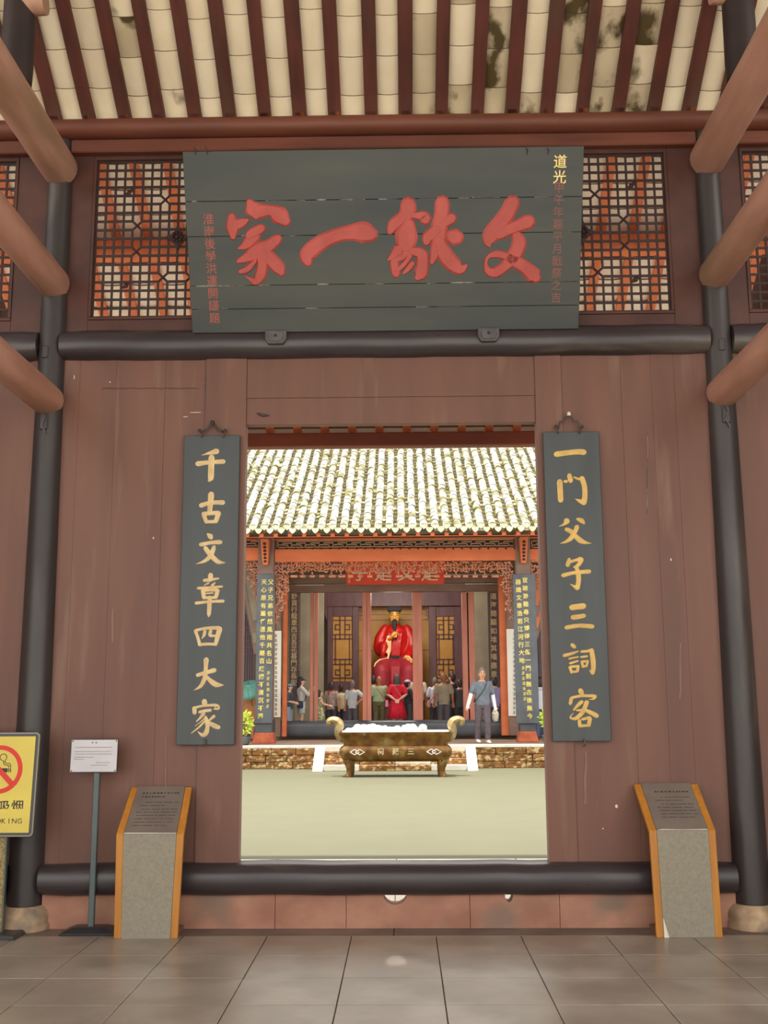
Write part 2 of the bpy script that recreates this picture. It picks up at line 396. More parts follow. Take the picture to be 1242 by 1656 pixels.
# ---- frieze with lattice windows
zw0, zw1 = at(300, 512, 0).z, at(300, 261, 0).z
xw = [at(155, 380, 0).x, at(1077, 380, 0).x]
cell = (zw1-zw0)/18
def lattice_window(name, x0, nx, nz, crosses, orn, bats, z0=zw0, sgn=1):
    w = setting(name)
    x1 = x0 + nx*cell
    V = {(k, j) for k in range(nx+1) for j in range(nz)}; Hh = {(i, k) for k in range(nz+1) for i in range(nx)}
    diag = []
    for (i, j) in crosses:
        V -= {(i, j), (i+1, j)}; Hh -= {(i, j), (i, j+1)}; diag.append((i, j))
    for (i, j) in orn:
        V -= {(i, j), (i, j-1)}; Hh -= {(i, j), (i-1, j)}
    bw = .0084
    def bar(xa, xb, za, zb): MB().box(xa, xb, -.007, .009, za, zb).build('lattice_bar', M['lattice'], w)
    for k in range(nx+1):
        j = 0
        while j < nz:
            if (k, j) in V:
                j0 = j
                while j < nz and (k, j) in V: j += 1
                bar(x0+k*cell-bw, x0+k*cell+bw, z0+j0*cell-.006, z0+j*cell+.006)
            else: j += 1
    for k in range(nz+1):
        i = 0
        while i < nx:
            if (i, k) in Hh:
                i0 = i
                while i < nx and (i, k) in Hh: i += 1
                MB().box(x0+i0*cell-.006, x0+i*cell+.006, -.0082, .0078, z0+k*cell-bw, z0+k*cell+bw).build('lattice_bar', M['lattice'], w)
            else: i += 1
    for (i, j) in diag:
        for a, b in (((i, j), (i+1, j+1)), ((i+1, j), (i, j+1))):
            MB().tube([(x0+a[0]*cell, .004, z0+a[1]*cell), (x0+b[0]*cell, .004, z0+b[1]*cell)], [(.0098, .010)]*2, 4, up=(0, 0, 1)).build('lattice_bar', M['lattice'], w)
    for (i, j) in orn:      # carved diamond rosette
        c = Vector((x0+i*cell, -.02, z0+j*cell)); mb = MB()
        poly = []
        for k in range(32):
            t = 2*PI*k/32; r = cell*(1.02+.14*math.cos(4*t)+.12*math.cos(8*t)); s = max(abs(math.cos(t))+abs(math.sin(t)), 1e-6)
            poly.append((r*math.cos(t)/s*1.1, r*math.sin(t)/s*1.1))
        mb.prism(poly, lambda a, b, d: (c.x+a, c.y+d, c.z+b), 0, .04)
        ro = mb.build('rosette', M['lattice'], w)
        p = MB()
        for k in range(8):
            t = 2*PI*k/8; p.ball(c+Vector((math.cos(t)*cell*.5, -.004, math.sin(t)*cell*.5)), (cell*.2, .012, cell*.2), 8, 4)
        p.ball(c, (cell*.28, .022, cell*.28), 8, 4)
        p.build('petal_relief', M['lattice'], ro, smooth='all')
    for (i, j) in bats:
        c = Vector((x0+i*cell, 0, z0+j*cell)); mb = MB()
        mb.ball(c, (cell*.28, .016, cell*.3), 8, 5); mb.ball(c+Vector((cell*.3, 0, cell*.25)), (cell*.25, .014, cell*.18), 8, 4); mb.ball(c+Vector((-cell*.3, 0, -cell*.2)), (cell*.25, .014, cell*.16), 8, 4)
        mb.build('carved_bat', M['lattice'], w, smooth='all')
    # moulded frame
    for (a, b, c2, d) in ((x0-.03, x1+.03, z0-.03, z0-.006), (x0-.03, x1+.03, z0+nz*cell+.006, z0+nz*cell+.03), (x0-.03, x0-.006, z0-.006, z0+nz*cell+.006), (x1+.006, x1+.03, z0-.006, z0+nz*cell+.006)):
        MB().box(a, b, -.035, .03, c2, d).build('frame_moulding', M['frieze'], w, bevel=.004)
    return x1
CR = [(4, 7), (13, 7), (4, 10), (13, 10), (7, 4), (10, 4), (7, 13), (10, 13)]
BT = [(3.5, 14.4), (14.5, 14.4), (3.5, 3.6), (14.5, 3.6)]
wa = lattice_window('window_1', xw[0], 18, 18, CR, [(9, 9)], BT)
wb0 = xw[1]-18*cell
lattice_window('window_2', wb0, 18, 18, CR, [(9, 9)], BT)
ws0 = at(20, 400, 0).x - 9*cell
lattice_window('window_3', ws0, 9, 18, [], [], [])
ws1 = at(1209, 400, 0).x
lattice_window('window_4', ws1, 9, 18, [(4, 7)], [], [])
# frieze boards round the windows
zf1 = at(621, 240, -.08).z-.002
def fboard(x0, x1, z0, z1, y0=-.025): board(x0, x1, z0, z1, y0, .05, 'frieze_board', M['frieze'], bev=.003)
for (a, b) in ((XL+.09, xw[0]-.03), (wa+.03, wb0-.03), (xw[1]+.03, XR-.09), (ws0-1.0, ws0-.03), (ws0+9*cell+.03, XL-.08), (XR+.08, ws1-.03), (ws1+9*cell+.03, ws1+9*cell+1.0)):
    fboard(a, b, 4.6, zf1)
for (a, b) in ((xw[0]-.03, wa+.03), (wb0-.03, xw[1]+.03), (ws0-.03, ws0+9*cell+.03), (ws1-.03, ws1+9*cell+.03)):
    fboard(a, b, 4.6, zw0-.03); fboard(a, b, zw1+.03, zf1)

# ---- top plate and purlin carrying the rafters
zp0, zp1, zp2 = at(621, 240, -.08).z, at(621, 214, -.13).z, at(621, 186, -.16).z
tp = MB().box(XL+.09, XR-.09, -.09, .05, zp0, zp1).build('top_plate', M['orange_wood'], None, bevel=.01); tag(tp, 'reddish brown board between eaves purlin and lattice frieze', 'beam')
N = 20
purl = MB().tube([(-4.6+9.2*i/N, -.10, (zp1+zp2)/2+.008+random.uniform(-.004, .004)) for i in range(N+1)], [(((zp2-zp1)/2+.012), .10)]*(N+1), 16, up=(0, 0, 1)).build('eaves_purlin', M['orange_wood'], None, smooth=True)
tag(purl, 'long reddish purlin carrying the rafter ends above the plaque', 'beam')
for sx, xc, w in ((-1, XL, 'left'), (1, XR, 'right')):
    a, b = sorted((xc+sx*.08, xc+sx*1.9))
    o = MB().box(a, b, -.09, .05, zp0, zp1).build('top_plate', M['orange_wood'], None, bevel=.01); tag(o, f'short reddish top board beyond the {w} pillar', 'beam')

# ---- ceiling: boards above, rafters and limewashed tiles as pieces
zr = roof_z
yr, ye = -4.7, 3.15
ceil = MB()
def slab(mb, y0, y1, zf, lift, th, x0=-6.5, x1=6.5):
    mb.hexa([(x0, y0, zf(y0)+lift), (x1, y0, zf(y0)+lift), (x1, y1, zf(y1)+lift), (x0, y1, zf(y1)+lift), (x0, y0, zf(y0)+lift+th), (x1, y0, zf(y0)+lift+th), (x1, y1, zf(y1)+lift+th), (x0, y1, zf(y1)+lift+th)])
slab(ceil, -4.7, .25, zr, .22, .06)
front = lambda y: zr(yr) - RS*(yr-y)
slab(ceil, -9.4, -4.7, front, .12, .16)
ceilo = ceil.build('ceiling', M['ceil']); ceilo['kind'] = 'structure'
RP = 0.2985
ang = math.atan(RS)
raf_me = None
x_r0 = at(598, 186, -.2).x
Lr = 4.9/math.cos(ang)
for k in range(-16, 17):
    x = x_r0 + RP*k + random.uniform(-.006, .006); w = .056+random.uniform(-.004, .004)
    mb = MB(); a, b = -4.7, .15
    jx = random.uniform(-.012, .012)
    mb.hexa([(x-w+jx, a, zr(a)), (x+w+jx, a, zr(a)), (x+w, b, zr(b)), (x-w, b, zr(b)), (x-w+jx, a, zr(a)+.07), (x+w+jx, a, zr(a)+.07), (x+w, b, zr(b)+.07), (x-w, b, zr(b)+.07)])
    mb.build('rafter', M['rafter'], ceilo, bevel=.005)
M['tile_edge'] = mat('shaded_joint_edge', srgb(88, 70, 56), .9)  # dark end faces stand in for the shadow gaps at tile joints
def pan_tile(w, l, sag, th, nseg=6, m=None, name='roof_tile'):
    """concave pan laid between rafters; underside bulges down; local y runs down the slope"""
    mb = MB(); vs = []
    for s, (lift, yy) in enumerate(((0, -l/2), (0, l/2), (th, -l/2), (th, l/2))):
        for k in range(nseg+1):
            t = -1+2*k/nseg; vs.append((t*w/2, yy, -sag*(1-t*t)+lift + (.022 if yy > 0 else 0)))
    q = nseg+1; fs = []
    for k in range(nseg):
        fs += [(k, k+1, q+k+1, q+k), (2*q+k, 3*q+k, 3*q+k+1, 2*q+k+1), (q+k, q+k+1, 3*q+k+1, 3*q+k)]
    ends = [(k, 2*q+k, 2*q+k+1, k+1) for k in range(nseg)]
    fs += [(0, q, 3*q, 2*q), (nseg, 2*q+nseg, 3*q+nseg, q+nseg)]
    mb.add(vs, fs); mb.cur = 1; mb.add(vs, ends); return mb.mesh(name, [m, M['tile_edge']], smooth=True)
tl = 0.325
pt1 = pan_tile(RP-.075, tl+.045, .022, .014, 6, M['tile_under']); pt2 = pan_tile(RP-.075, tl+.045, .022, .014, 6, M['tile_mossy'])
rotx = -ang
for k in range(-14, 15):
    x = x_r0 + RP*(k+.5)
    ph = random.uniform(-.06, .06)
    for r in range(8):
        d = .06 + ph + r*tl
        y = -d*math.cos(ang)+.10; z = zr(y) + .062 + r*.0
        mossy = (k in (0, 1, 3, 5, 6, 7) and random.random() < .6) or (k == 3 and r < 2) or random.random() < .06
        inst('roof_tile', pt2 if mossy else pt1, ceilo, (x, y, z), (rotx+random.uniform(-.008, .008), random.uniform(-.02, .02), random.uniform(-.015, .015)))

# ---- eave behind the wall, over the courtyard side (seen through the lattices and above the doorway)
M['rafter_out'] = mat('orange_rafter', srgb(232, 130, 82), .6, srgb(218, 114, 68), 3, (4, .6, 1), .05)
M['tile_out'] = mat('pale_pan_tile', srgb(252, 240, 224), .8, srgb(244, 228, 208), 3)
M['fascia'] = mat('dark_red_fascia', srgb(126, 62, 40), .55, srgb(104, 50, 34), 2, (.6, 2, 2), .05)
eave = MB(); slab(eave, .25, ye+.25, zr, .14, .08)
eaveo = eave.build('eave', M['ceil']); eaveo['kind'] = 'structure'
for k in range(-16, 17):
    x = x_r0 + RP*k; w = .042; mb = MB(); a, b = .0, ye
    mb.hexa([(x-w, a, zr(a)), (x+w, a, zr(a)), (x+w, b, zr(b)), (x-w, b, zr(b)), (x-w, a, zr(a)+.05), (x+w, a, zr(a)+.05), (x+w, b, zr(b)+.05), (x-w, b, zr(b)+.05)])
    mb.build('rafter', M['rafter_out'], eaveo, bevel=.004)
pt3 = pan_tile(RP-.07, tl+.045, .015, .012, 4, M['tile_out'])
for k in range(-12, 12):
    x = x_r0 + RP*(k+.5)
    for r in range(11):
        y = .35 + r*tl*math.cos(ang)*.78; 
        if y > ye+.2: break
        inst('roof_tile', pt3, eaveo, (x, y, zr(y)+.035), (rotx, 0, 0))
o = MB().tube([(-4.8, 1.02, zr(1.02)-.105), (4.8, 1.02, zr(1.02)-.105)], .10, 16).build('eave_purlin', M['rafter_out'], None, smooth=True); tag(o, 'round orange purlin behind the lattice windows', 'beam')
zb0 = at(630, 723, 3.0).z; zb1 = at(630, 701, 3.0).z
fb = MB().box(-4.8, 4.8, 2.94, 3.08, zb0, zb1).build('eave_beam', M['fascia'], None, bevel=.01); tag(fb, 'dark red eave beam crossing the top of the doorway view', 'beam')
zb2 = at(630, 688, 3.2).z
MB().box(-4.8, 4.8, 3.16, 3.2, zb1+.06, zb2+.03).build('eave_board', M['rafter_out'], eaveo, bevel=.004)
drip = MB().prism([(.105*math.cos(PI+PI*k/10), .085*math.sin(PI+PI*k/10)) for k in range(11)], lambda a, b, d: (a, d, b), 0, .015).mesh('drip_tile', M['tile_out'])
for k in range(-12, 12):
    inst('drip_tile', drip, eaveo, (x_r0+RP*(k+.5), 3.1, zb1+.085))

# ---- pillars
def pillar(xc, w):
    t = thing('pillar', f'tall black lacquered pillar on sandstone base at the {w} of the doorway wall', 'pillar', (xc, 0, 0))
    mb = MB(); prof = [(.128, .165), (.131, .3), (.126, 1.5), (.115, 3.2), (.102, 5.0), (.097, at(621, 214, -.13).z-.004)]
    mb.lathe(prof, (xc, -.03, 0), 32); sh = mb.build('shaft', M['black'], t, smooth=True)
    mb = MB().lathe([(.20, 0), (.205, .03), (.19, .06), (.195, .09), (.185, .13), (.15, .168)], (xc, -.03, 0), 28)
    mb.build('stone_base', M['stone_buff'], t, smooth=True)
    mb = MB()
    for (dz, h, wd) in ((5.18, .17, .05), (4.28, .12, .045), (3.62, .2, .05)):
        pass
    # plugged mortises below the tie beams
    for (z0, h, wd) in ((5.02, .17, .05), (4.35, .10, .05)):
        p = MB().box(xc-.02-wd/2 if xc < 0 else xc+.0-wd/2, xc-.02+wd/2 if xc < 0 else xc+wd/2, -.145, -.05, z0, z0+h); p.build('mortise_plug', M['black'], t, bevel=.006)
    z0 = at(75, 695, -.14).z
    fr = MB().box(xc-.035, xc+.03, -.153, -.05, z0, z0+.19).build('broken_tenon', M['black'], t, bevel=.008)
    MB().tube([(xc-.02, -.155, z0+.17), (xc+.012, -.16, z0+.1), (xc-.012, -.157, z0+.03), (xc+.02, -.15, z0-.03)], .008, 5).build('splinter', M['bracket'], fr)
    return t
pillar(XL, 'left end'); pillar(XR, 'right end')

# ---- tie beams running from the pillars towards the viewer, and posts standing on the top ones
def tie(xc, u, v, r, label, y0=-.06, y1=-4.6):
    z = at(u, v, -.12).z
    N = 14; pts = []; rad = []
    for i in range(N+1):
        y = y0+(y1-y0)*i/N
        pts.append((xc, y, z)); rad.append((r*(1+.02*math.sin(i*1.7)), r*.93*(1+.02*math.sin(i*2.3+1))))
    o = MB().tube(pts, rad, 20, up=(0, 0, 1)).build('tie_beam', M['tie'], None, smooth=True)
    tag(o, label, 'beam'); return z+r
zl = []
for xc, w, pts in ((XL, 'left', ((78, 268, .155), (68, 455, .135), (62, 645, .13))), (XR, 'right', ((1147, 252, .155), (1160, 440, .135), (1172, 632, .13)))):
    for (u, v, r), nm in zip(pts, ('topmost', 'middle', 'lowest')):
        zt = tie(xc, u, v, r, f'{nm} of three round reddish tie beams running from the {w} pillar')
        if nm == 'topmost': zl.append(zt)
for xc, w, zt, yk in ((XL, 'left', zl[0], -1.12), (XR, 'right', zl[1], -1.02)):
    t = thing('king_post', f'short dark post standing on the topmost {w} tie beam', 'post', (xc, yk, zt-.02))
    MB().lathe([(.115, zt-.03), (.12, zt+.1), (.112, zr(yk)-.002)], (xc, yk, 0), 24).build('shaft', mat('dark_post', srgb(52, 38, 36), .55, srgb(42, 32, 30), 4), t, smooth=True)
    s = 1 if xc < 0 else -1
    zk = at(45, 8, yk).z
    MB().tube([(xc+s*.05, yk-.02, zk), (xc+s*.2, yk-.02, zk)], [(.10, .09), (.09, .085)], 16, up=(0, 0, 1), round_ends=False).build('tenon_end', M['tie'], t, smooth=True, bevel=0)
# ---- outer ends of the hall: side walls well out of view close the room
for s, w in ((-1, 'left'), (1, 'right')):
    x = 6.4*s; mb = MB()
    mb.box(min(x, x+.1*s), max(x, x+.1*s), -4.7, 0.1, -.0, 6.2)
    o = mb.build('wall_'+w, M['wall']); o['kind'] = 'structure'

# ================================================================== THE BIG PLAQUE
pb = (at(310, 538, -.15)+at(935, 533, -.15))/2; pt = (at(295, 245, -.70)+at(945, 236, -.70))/2
PAX = Vector((1, 0, 0)); PAY = (pt-pb); PAY.x = 0; PH = PAY.length; PAY.normalize(); PN = PAX.cross(PAY).normalized()
if PN.y > 0: PN = -PN
def on_plaque(u, v, d=0): return onplane(u, v, pb, PN) + PN*d
pxl = (on_plaque(310, 538).x+on_plaque(295, 245).x)/2; pxr = (on_plaque(935, 533).x+on_plaque(945, 236).x)/2
plaque = thing('plaque', 'large greenish black plaque with four big red characters over the doorway', 'plaque', (pb.x, pb.y, pb.z))
seams = [0.0] + [(on_plaque(620, v)-pb).dot(PAY) for v in (497, 459, 379, 322)] + [PH]
for i, (a, b) in enumerate(zip(seams[:-1], seams[1:])):
    mb = MB(); jl = random.uniform(-.004, .004); jr = random.uniform(-.004, .004)
    c = [Vector((0, pb.y, pb.z)) + PAY*a2 + PN*d + PAX*x for d in (-.055, 0) for (x, a2) in ((pxl+jl, a+.001), (pxr+jr, a+.001), (pxr+jr, b-.001), (pxl+jl, b-.001))]
    mb.hexa(c).build('plank', M['plaque'], plaque, bevel=.003)
for s in seams[1:-1]:     # pale crumbling filler along the joints
    x = pxl + .05
    while x < pxr-.1:
        l = random.uniform(.04, .22)
        if random.random() < (.78 if s > seams[1]+.01 else .25):
            p0 = Vector((x, pb.y, pb.z))+PAY*(s+random.uniform(-.002, .002)); p1 = p0+PAX*min(l, pxr-x-.02)
            MB().tube([p0, (p0+p1)/2+PAY*random.uniform(-.002, .002), p1], [(.0035, .002), (.006*random.uniform(.5, 1.2), .003), (.002, .002)], 5, up=PAY).build('crack_filler', M['plaque_seam'], plaque)
        x += l + random.uniform(.0, .12)
def cmap(x0, y0, sc, fn): return lambda x, y, d: fn(x0+x*sc, y0+y*sc, d)
BIG = {
 '家': (350, 300, 140/1242, [[(480, 250, 110), (530, 340, 230), (570, 430, 120)], [(620, 370, 200), (780, 360, 150), (900, 430, 240), (985, 510, 150)],
   [(220, 450, 110), (230, 600, 170), (240, 740, 80)], [(300, 560, 150), (380, 530, 120), (440, 500, 60)], [(640, 620, 130), (540, 670, 140), (470, 720, 120)], [(540, 720, 180), (430, 850, 130), (320, 905, 30)],
   [(870, 770, 140), (760, 860, 170), (600, 950, 230), (450, 1030, 140), (320, 1085, 70)], [(640, 930, 190), (780, 1060, 180), (890, 1180, 180), (930, 1245, 110)],
   [(660, 980, 180), (660, 1150, 140), (630, 1290, 150), (570, 1380, 100), (500, 1350, 70), (415, 1300, 16)], [(560, 1080, 50), (450, 1200, 90), (350, 1235, 70)]]),
 '一': (470, 340, 150/1242, [[(230, 690, 120), (225, 590, 190), (400, 440, 190), (600, 345, 170), (800, 300, 190), (970, 295, 260), (1060, 320, 200)]]),
 '獻': (615, 300, 150/1242, [[(375, 255, 190), (370, 340, 190), (330, 430, 170)], [(310, 410, 140), (180, 530, 150), (130, 620, 80)], [(430, 400, 70), (580, 410, 130), (600, 450, 150)],
   [(380, 530, 170), (350, 660, 270), (350, 790, 230)], [(240, 860, 140), (170, 940, 90), (100, 1005, 20)], [(260, 860, 130), (190, 1000, 110), (210, 1180, 110)], [(380, 850, 110), (300, 960, 70), (220, 1000, 50)],
   [(400, 940, 70), (330, 1040, 60), (250, 1120, 60)], [(430, 1040, 70), (370, 1120, 70), (310, 1175, 40)], [(440, 880, 110), (550, 920, 150), (565, 1050, 150), (540, 1180, 170), (500, 1230, 90)], [(300, 880, 60), (440, 900, 80)],
   [(830, 230, 180), (820, 400, 180), (790, 560, 200), (780, 720, 170), (740, 880, 130), (690, 1030, 60)], [(870, 500, 120), (950, 440, 140)], [(740, 600, 150), (640, 690, 140), (620, 750, 110)],
   [(790, 750, 140), (870, 930, 200), (980, 1060, 190), (1080, 1115, 140), (1150, 1070, 40)], [(985, 690, 200), (1010, 695, 200)]]),
 '文': (770, 300, 130/1242, [[(560, 270, 220), (480, 430, 220), (340, 620, 230), (230, 770, 240), (190, 880, 150), (205, 930, 60)], [(800, 560, 210), (660, 620, 180), (480, 690, 170), (360, 760, 160)],
   [(630, 790, 170), (660, 880, 210), (630, 1000, 200), (560, 1120, 200), (440, 1250, 150), (300, 1345, 150), (190, 1320, 120), (150, 1220, 60), (180, 1110, 60), (300, 1060, 110), (450, 1090, 120), (600, 1170, 180), (760, 1270, 190), (890, 1390, 220), (920, 1420, 160)]]),
}
for ch, (x0, y0, sc, ss) in BIG.items():
    mb = MB()
    for i, st in enumerate(ss): stroke(mb, [(p[0], p[1], p[2]*1.14) for p in st], cmap(x0, y0, sc, on_plaque), .0006, .009+.0008*(i % 5))
    o = mb.build('character', M['red_char'], plaque)
def column_text(mb, s, u0, v0, u1, v1, size, fn, ax, ay, bold=.012, lift=.002):
    n = len(s)
    for i, ch in enumerate(s):
        t = i/(n-1) if n > 1 else 0
        text_glyph(mb, ch, fn(u0+(u1-u0)*t, v0+(v1-v0)*t, lift), ax, ay, size, bold, 0)
mb = MB(); column_text(mb, '道光', 906, 261, 905, 286, .105, on_plaque, PAX, PAY, .010); mb.build('inscription', M['gold'], plaque)['kind'] = 'stuff'
mb = MB(); column_text(mb, '甲午年嘉平月戩祭之吉', 904, 303, 899, 481, .085, on_plaque, PAX, PAY, .008); mb.build('inscription', M['red_small'], plaque)['kind'] = 'stuff'
mb = MB(); column_text(mb, '淮南後學洪運開謹題', 337, 354, 347, 514, .088, on_plaque, PAX, PAY, .008); mb.build('inscription', mat('muted_red_paint', srgb(172, 86, 76), .6, srgb(150, 84, 76), 30), plaque)['kind'] = 'stuff'
for u in (316, 335, 852, 886):      # bent nails and wires at the upper edge
    MB().tube([on_plaque(u, 250, .0), on_plaque(u+1, 243, .012), on_plaque(u-3, 237, -.01)], .004, 5).build('nail', M['iron'], plaque)
# iron shoes that carry the plaque on the lintel
for u, v, w in ((446, 546, 'left'), (790, 542, 'right')):
    c = at(u, v, -.17); t = thing('plaque_bracket', f'small grey iron shoe holding the lower edge of the big plaque, {w} one', 'bracket', c, 'iron shoes under the plaque')
    W, Hh = .085, .055
    poly = [(-W, Hh), (W, Hh), (W, -Hh*.3), (W*.7, -Hh), (-W*.7, -Hh), (-W, -Hh*.3)]
    MB().prism(poly, lambda a, b, d: (c.x+a, c.y+d, c.z+b), -.02, .03).build('shoe', M['bracket'], t, bevel=.006)
    MB().prism([(a*.72, b*.66) for a, b in poly], lambda a, b, d: (c.x+a, c.y+d, c.z+b), -.028, -.018).build('inner_plate', M['bracket'], t, bevel=.003)
    MB().ball((c.x, c.y-.03, c.z+.01), (.012, .01, .012), 8, 5).build('nail_head', M['iron'], t, smooth='all')

# ================================================================== COUPLET BOARDS
YB = -.085
CP = {
 'L': (at(298, 704, YB), at(389, 704, YB), at(284, 1205, YB), at(378, 1205, YB), 'black couplet board with seven gold characters left of the doorway', [
  (300, 710, 90/1065, [[(590, 235, 110), (500, 258, 75), (400, 285, 40), (312, 312, 8)], [(235, 475, 100), (450, 445, 80), (720, 432, 90)], [(498, 355, 115), (490, 600, 115), (485, 740, 110), (455, 795, 60)]]),
  (300, 710, 90/1065, [[(300, 1270, 90), (450, 1225, 80), (600, 1215, 80), (710, 1215, 95)], [(490, 1065, 120), (475, 1250, 100), (460, 1400, 90)], [(345, 1440, 85), (390, 1570, 75)], [(345, 1430, 80), (620, 1410, 85)], [(632, 1425, 100), (582, 1570, 90)], [(390, 1585, 65), (590, 1580, 65)]]),
  (300, 850, 90/994, [[(400, 155, 45), (440, 190, 95), (455, 215, 75)], [(275, 340, 75), (450, 305, 65), (620, 295, 80)], [(508, 385, 70), (480, 470, 85), (420, 570, 80), (330, 640, 60), (195, 687, 10)], [(355, 405, 80), (420, 490, 90), (500, 580, 90), (590, 650, 80), (715, 665, 12)]]),
  (300, 850, 90/994, [[(448, 890, 95), (440, 970, 75)], [(335, 980, 60), (450, 965, 60), (590, 945, 35)], [(410, 1025, 40), (330, 1070, 12)], [(525, 1022, 30), (480, 1070, 55)], [(230, 1120, 60), (430, 1105, 45), (650, 1090, 45)], [(310, 1165, 75), (330, 1285, 75)], [(300, 1160, 50), (570, 1150, 60)], [(575, 1165, 75), (540, 1280, 75)], [(350, 1215, 25), (490, 1205, 30)], [(330, 1290, 55), (530, 1285, 55)], [(190, 1385, 60), (430, 1360, 50), (670, 1350, 60)], [(430, 1290, 80), (425, 1450, 80), (418, 1580, 70), (415, 1635, 16)]]),
  (290, 1000, 90/1242, [[(360, 290, 80), (410, 420, 75), (455, 590, 80)], [(370, 270, 70), (600, 220, 70), (880, 215, 90)], [(900, 240, 120), (850, 420, 110), (810, 580, 80)], [(450, 590, 75), (640, 575, 70), (820, 585, 70)], [(570, 290, 80), (550, 380, 70), (500, 460, 12)], [(700, 280, 75), (685, 380, 75), (780, 390, 55)]]),
  (290, 1000, 90/1242, [[(410, 1270, 85), (560, 1220, 90), (780, 1160, 105)], [(600, 930, 120), (590, 1100, 90), (575, 1300, 100), (500, 1480, 90), (410, 1565, 55), (320, 1605, 8)], [(600, 1280, 60), (680, 1380, 100), (800, 1470, 125), (900, 1490, 85), (995, 1490, 10)]]),
  (290, 1110, 90/1242, [[(560, 340, 120), (570, 410, 110)], [(335, 490, 100), (340, 590, 95)], [(340, 480, 60), (550, 430, 60), (800, 420, 70)], [(820, 430, 90), (860, 480, 105), (770, 510, 25)], [(460, 575, 75), (590, 545, 75), (690, 535, 80)], [(540, 610, 80), (470, 700, 60), (385, 785, 30)], [(590, 690, 35), (470, 800, 26), (350, 885, 12)], [(570, 780, 50), (430, 920, 45), (270, 1045, 20)], [(590, 690, 70), (620, 800, 100), (630, 900, 95), (600, 1030, 110), (520, 1090, 90), (420, 1010, 20)], [(770, 670, 80), (660, 770, 40)], [(680, 820, 85), (780, 880, 110), (870, 915, 100)]])]),
 'R': (at(876, 698, YB), at(967, 698, YB), at(896, 1199, YB), at(991, 1199, YB), 'black couplet board with seven gold characters right of the doorway', [
  (880, 700, 90/1146, [[(255, 440, 115), (480, 410, 105), (700, 390, 110), (815, 400, 115)]]),
  (880, 700, 90/1146, [[(320, 1010, 115), (330, 1200, 115), (340, 1380, 115)], [(425, 1000, 60), (460, 1000, 65)], [(520, 880, 100), (545, 980, 105)], [(615, 915, 36), (700, 950, 60), (760, 945, 60)], [(780, 940, 110), (830, 1100, 110), (840, 1300, 110), (820, 1420, 125)], [(820, 1440, 105), (720, 1400, 70), (640, 1360, 12)]]),
  (885, 830, 90/1146, [[(400, 165, 130), (350, 225, 60), (240, 275, 10)], [(620, 120, 55), (700, 150, 100), (750, 200, 65)], [(610, 285, 100), (570, 390, 90), (500, 500, 100), (400, 580, 70), (265, 625, 10)], [(400, 335, 90), (480, 370, 100), (580, 470, 100), (680, 560, 110), (770, 600, 80), (905, 625, 8)]]),
  (885, 830, 90/1146, [[(450, 950, 70), (425, 1060, 95)], [(440, 1010, 80), (560, 975, 60), (680, 935, 80)], [(700, 960, 105), (660, 1040, 90), (600, 1105, 80), (560, 1110, 55)], [(600, 1120, 80), (640, 1250, 105), (645, 1400, 100), (620, 1540, 105)], [(610, 1545, 90), (540, 1500, 50), (470, 1460, 10)], [(330, 1280, 90), (560, 1225, 75), (860, 1200, 95)]]),
  (890, 960, 100/1183, [[(415, 265, 110), (530, 250, 110), (630, 240, 115)], [(435, 455, 95), (530, 445, 90), (640, 425, 85)], [(310, 650, 85), (560, 615, 80), (800, 630, 90)]]),
  (890, 960, 100/1183, [[(420, 985, 80), (460, 1020, 75)], [(270, 1185, 70), (400, 1150, 60), (530, 1105, 32)], [(365, 1245, 40), (530, 1210, 35)], [(375, 1335, 50), (525, 1290, 40)], [(375, 1410, 65), (405, 1510, 55)], [(375, 1400, 50), (540, 1390, 55)], [(530, 1400, 65), (520, 1485, 55)], [(400, 1500, 50), (520, 1490, 46)], [(600, 1110, 60), (690, 1105, 55), (770, 1090, 70)], [(790, 1085, 90), (815, 1250, 100), (825, 1400, 95), (810, 1515, 85)], [(800, 1515, 75), (750, 1470, 16)], [(590, 1215, 45), (700, 1200, 45)], [(600, 1310, 55), (625, 1400, 55)], [(600, 1300, 46), (715, 1295, 55)], [(715, 1300, 50), (690, 1390, 55)], [(620, 1400, 46), (690, 1385, 46)]]),
  (895, 1090, 100/1242, [[(545, 340, 105), (575, 400, 90)], [(360, 490, 75), (340, 590, 75)], [(375, 475, 60), (560, 440, 60), (800, 440, 70)], [(830, 455, 90), (800, 500, 45), (715, 510, 12)], [(565, 560, 80), (480, 640, 70), (410, 720, 45)], [(670, 570, 95), (620, 700, 90), (560, 800, 90), (470, 880, 80), (400, 900, 60), (335, 870, 36), (400, 780, 12)], [(470, 730, 40), (620, 730, 60), (760, 780, 90), (870, 840, 95)], [(520, 940, 75), (530, 1040, 75)], [(580, 910, 55), (720, 880, 75)], [(735, 900, 85), (710, 1030, 85)], [(530, 1045, 65), (720, 1035, 55)]])]),
}
WN = Vector((0, -1, 0))
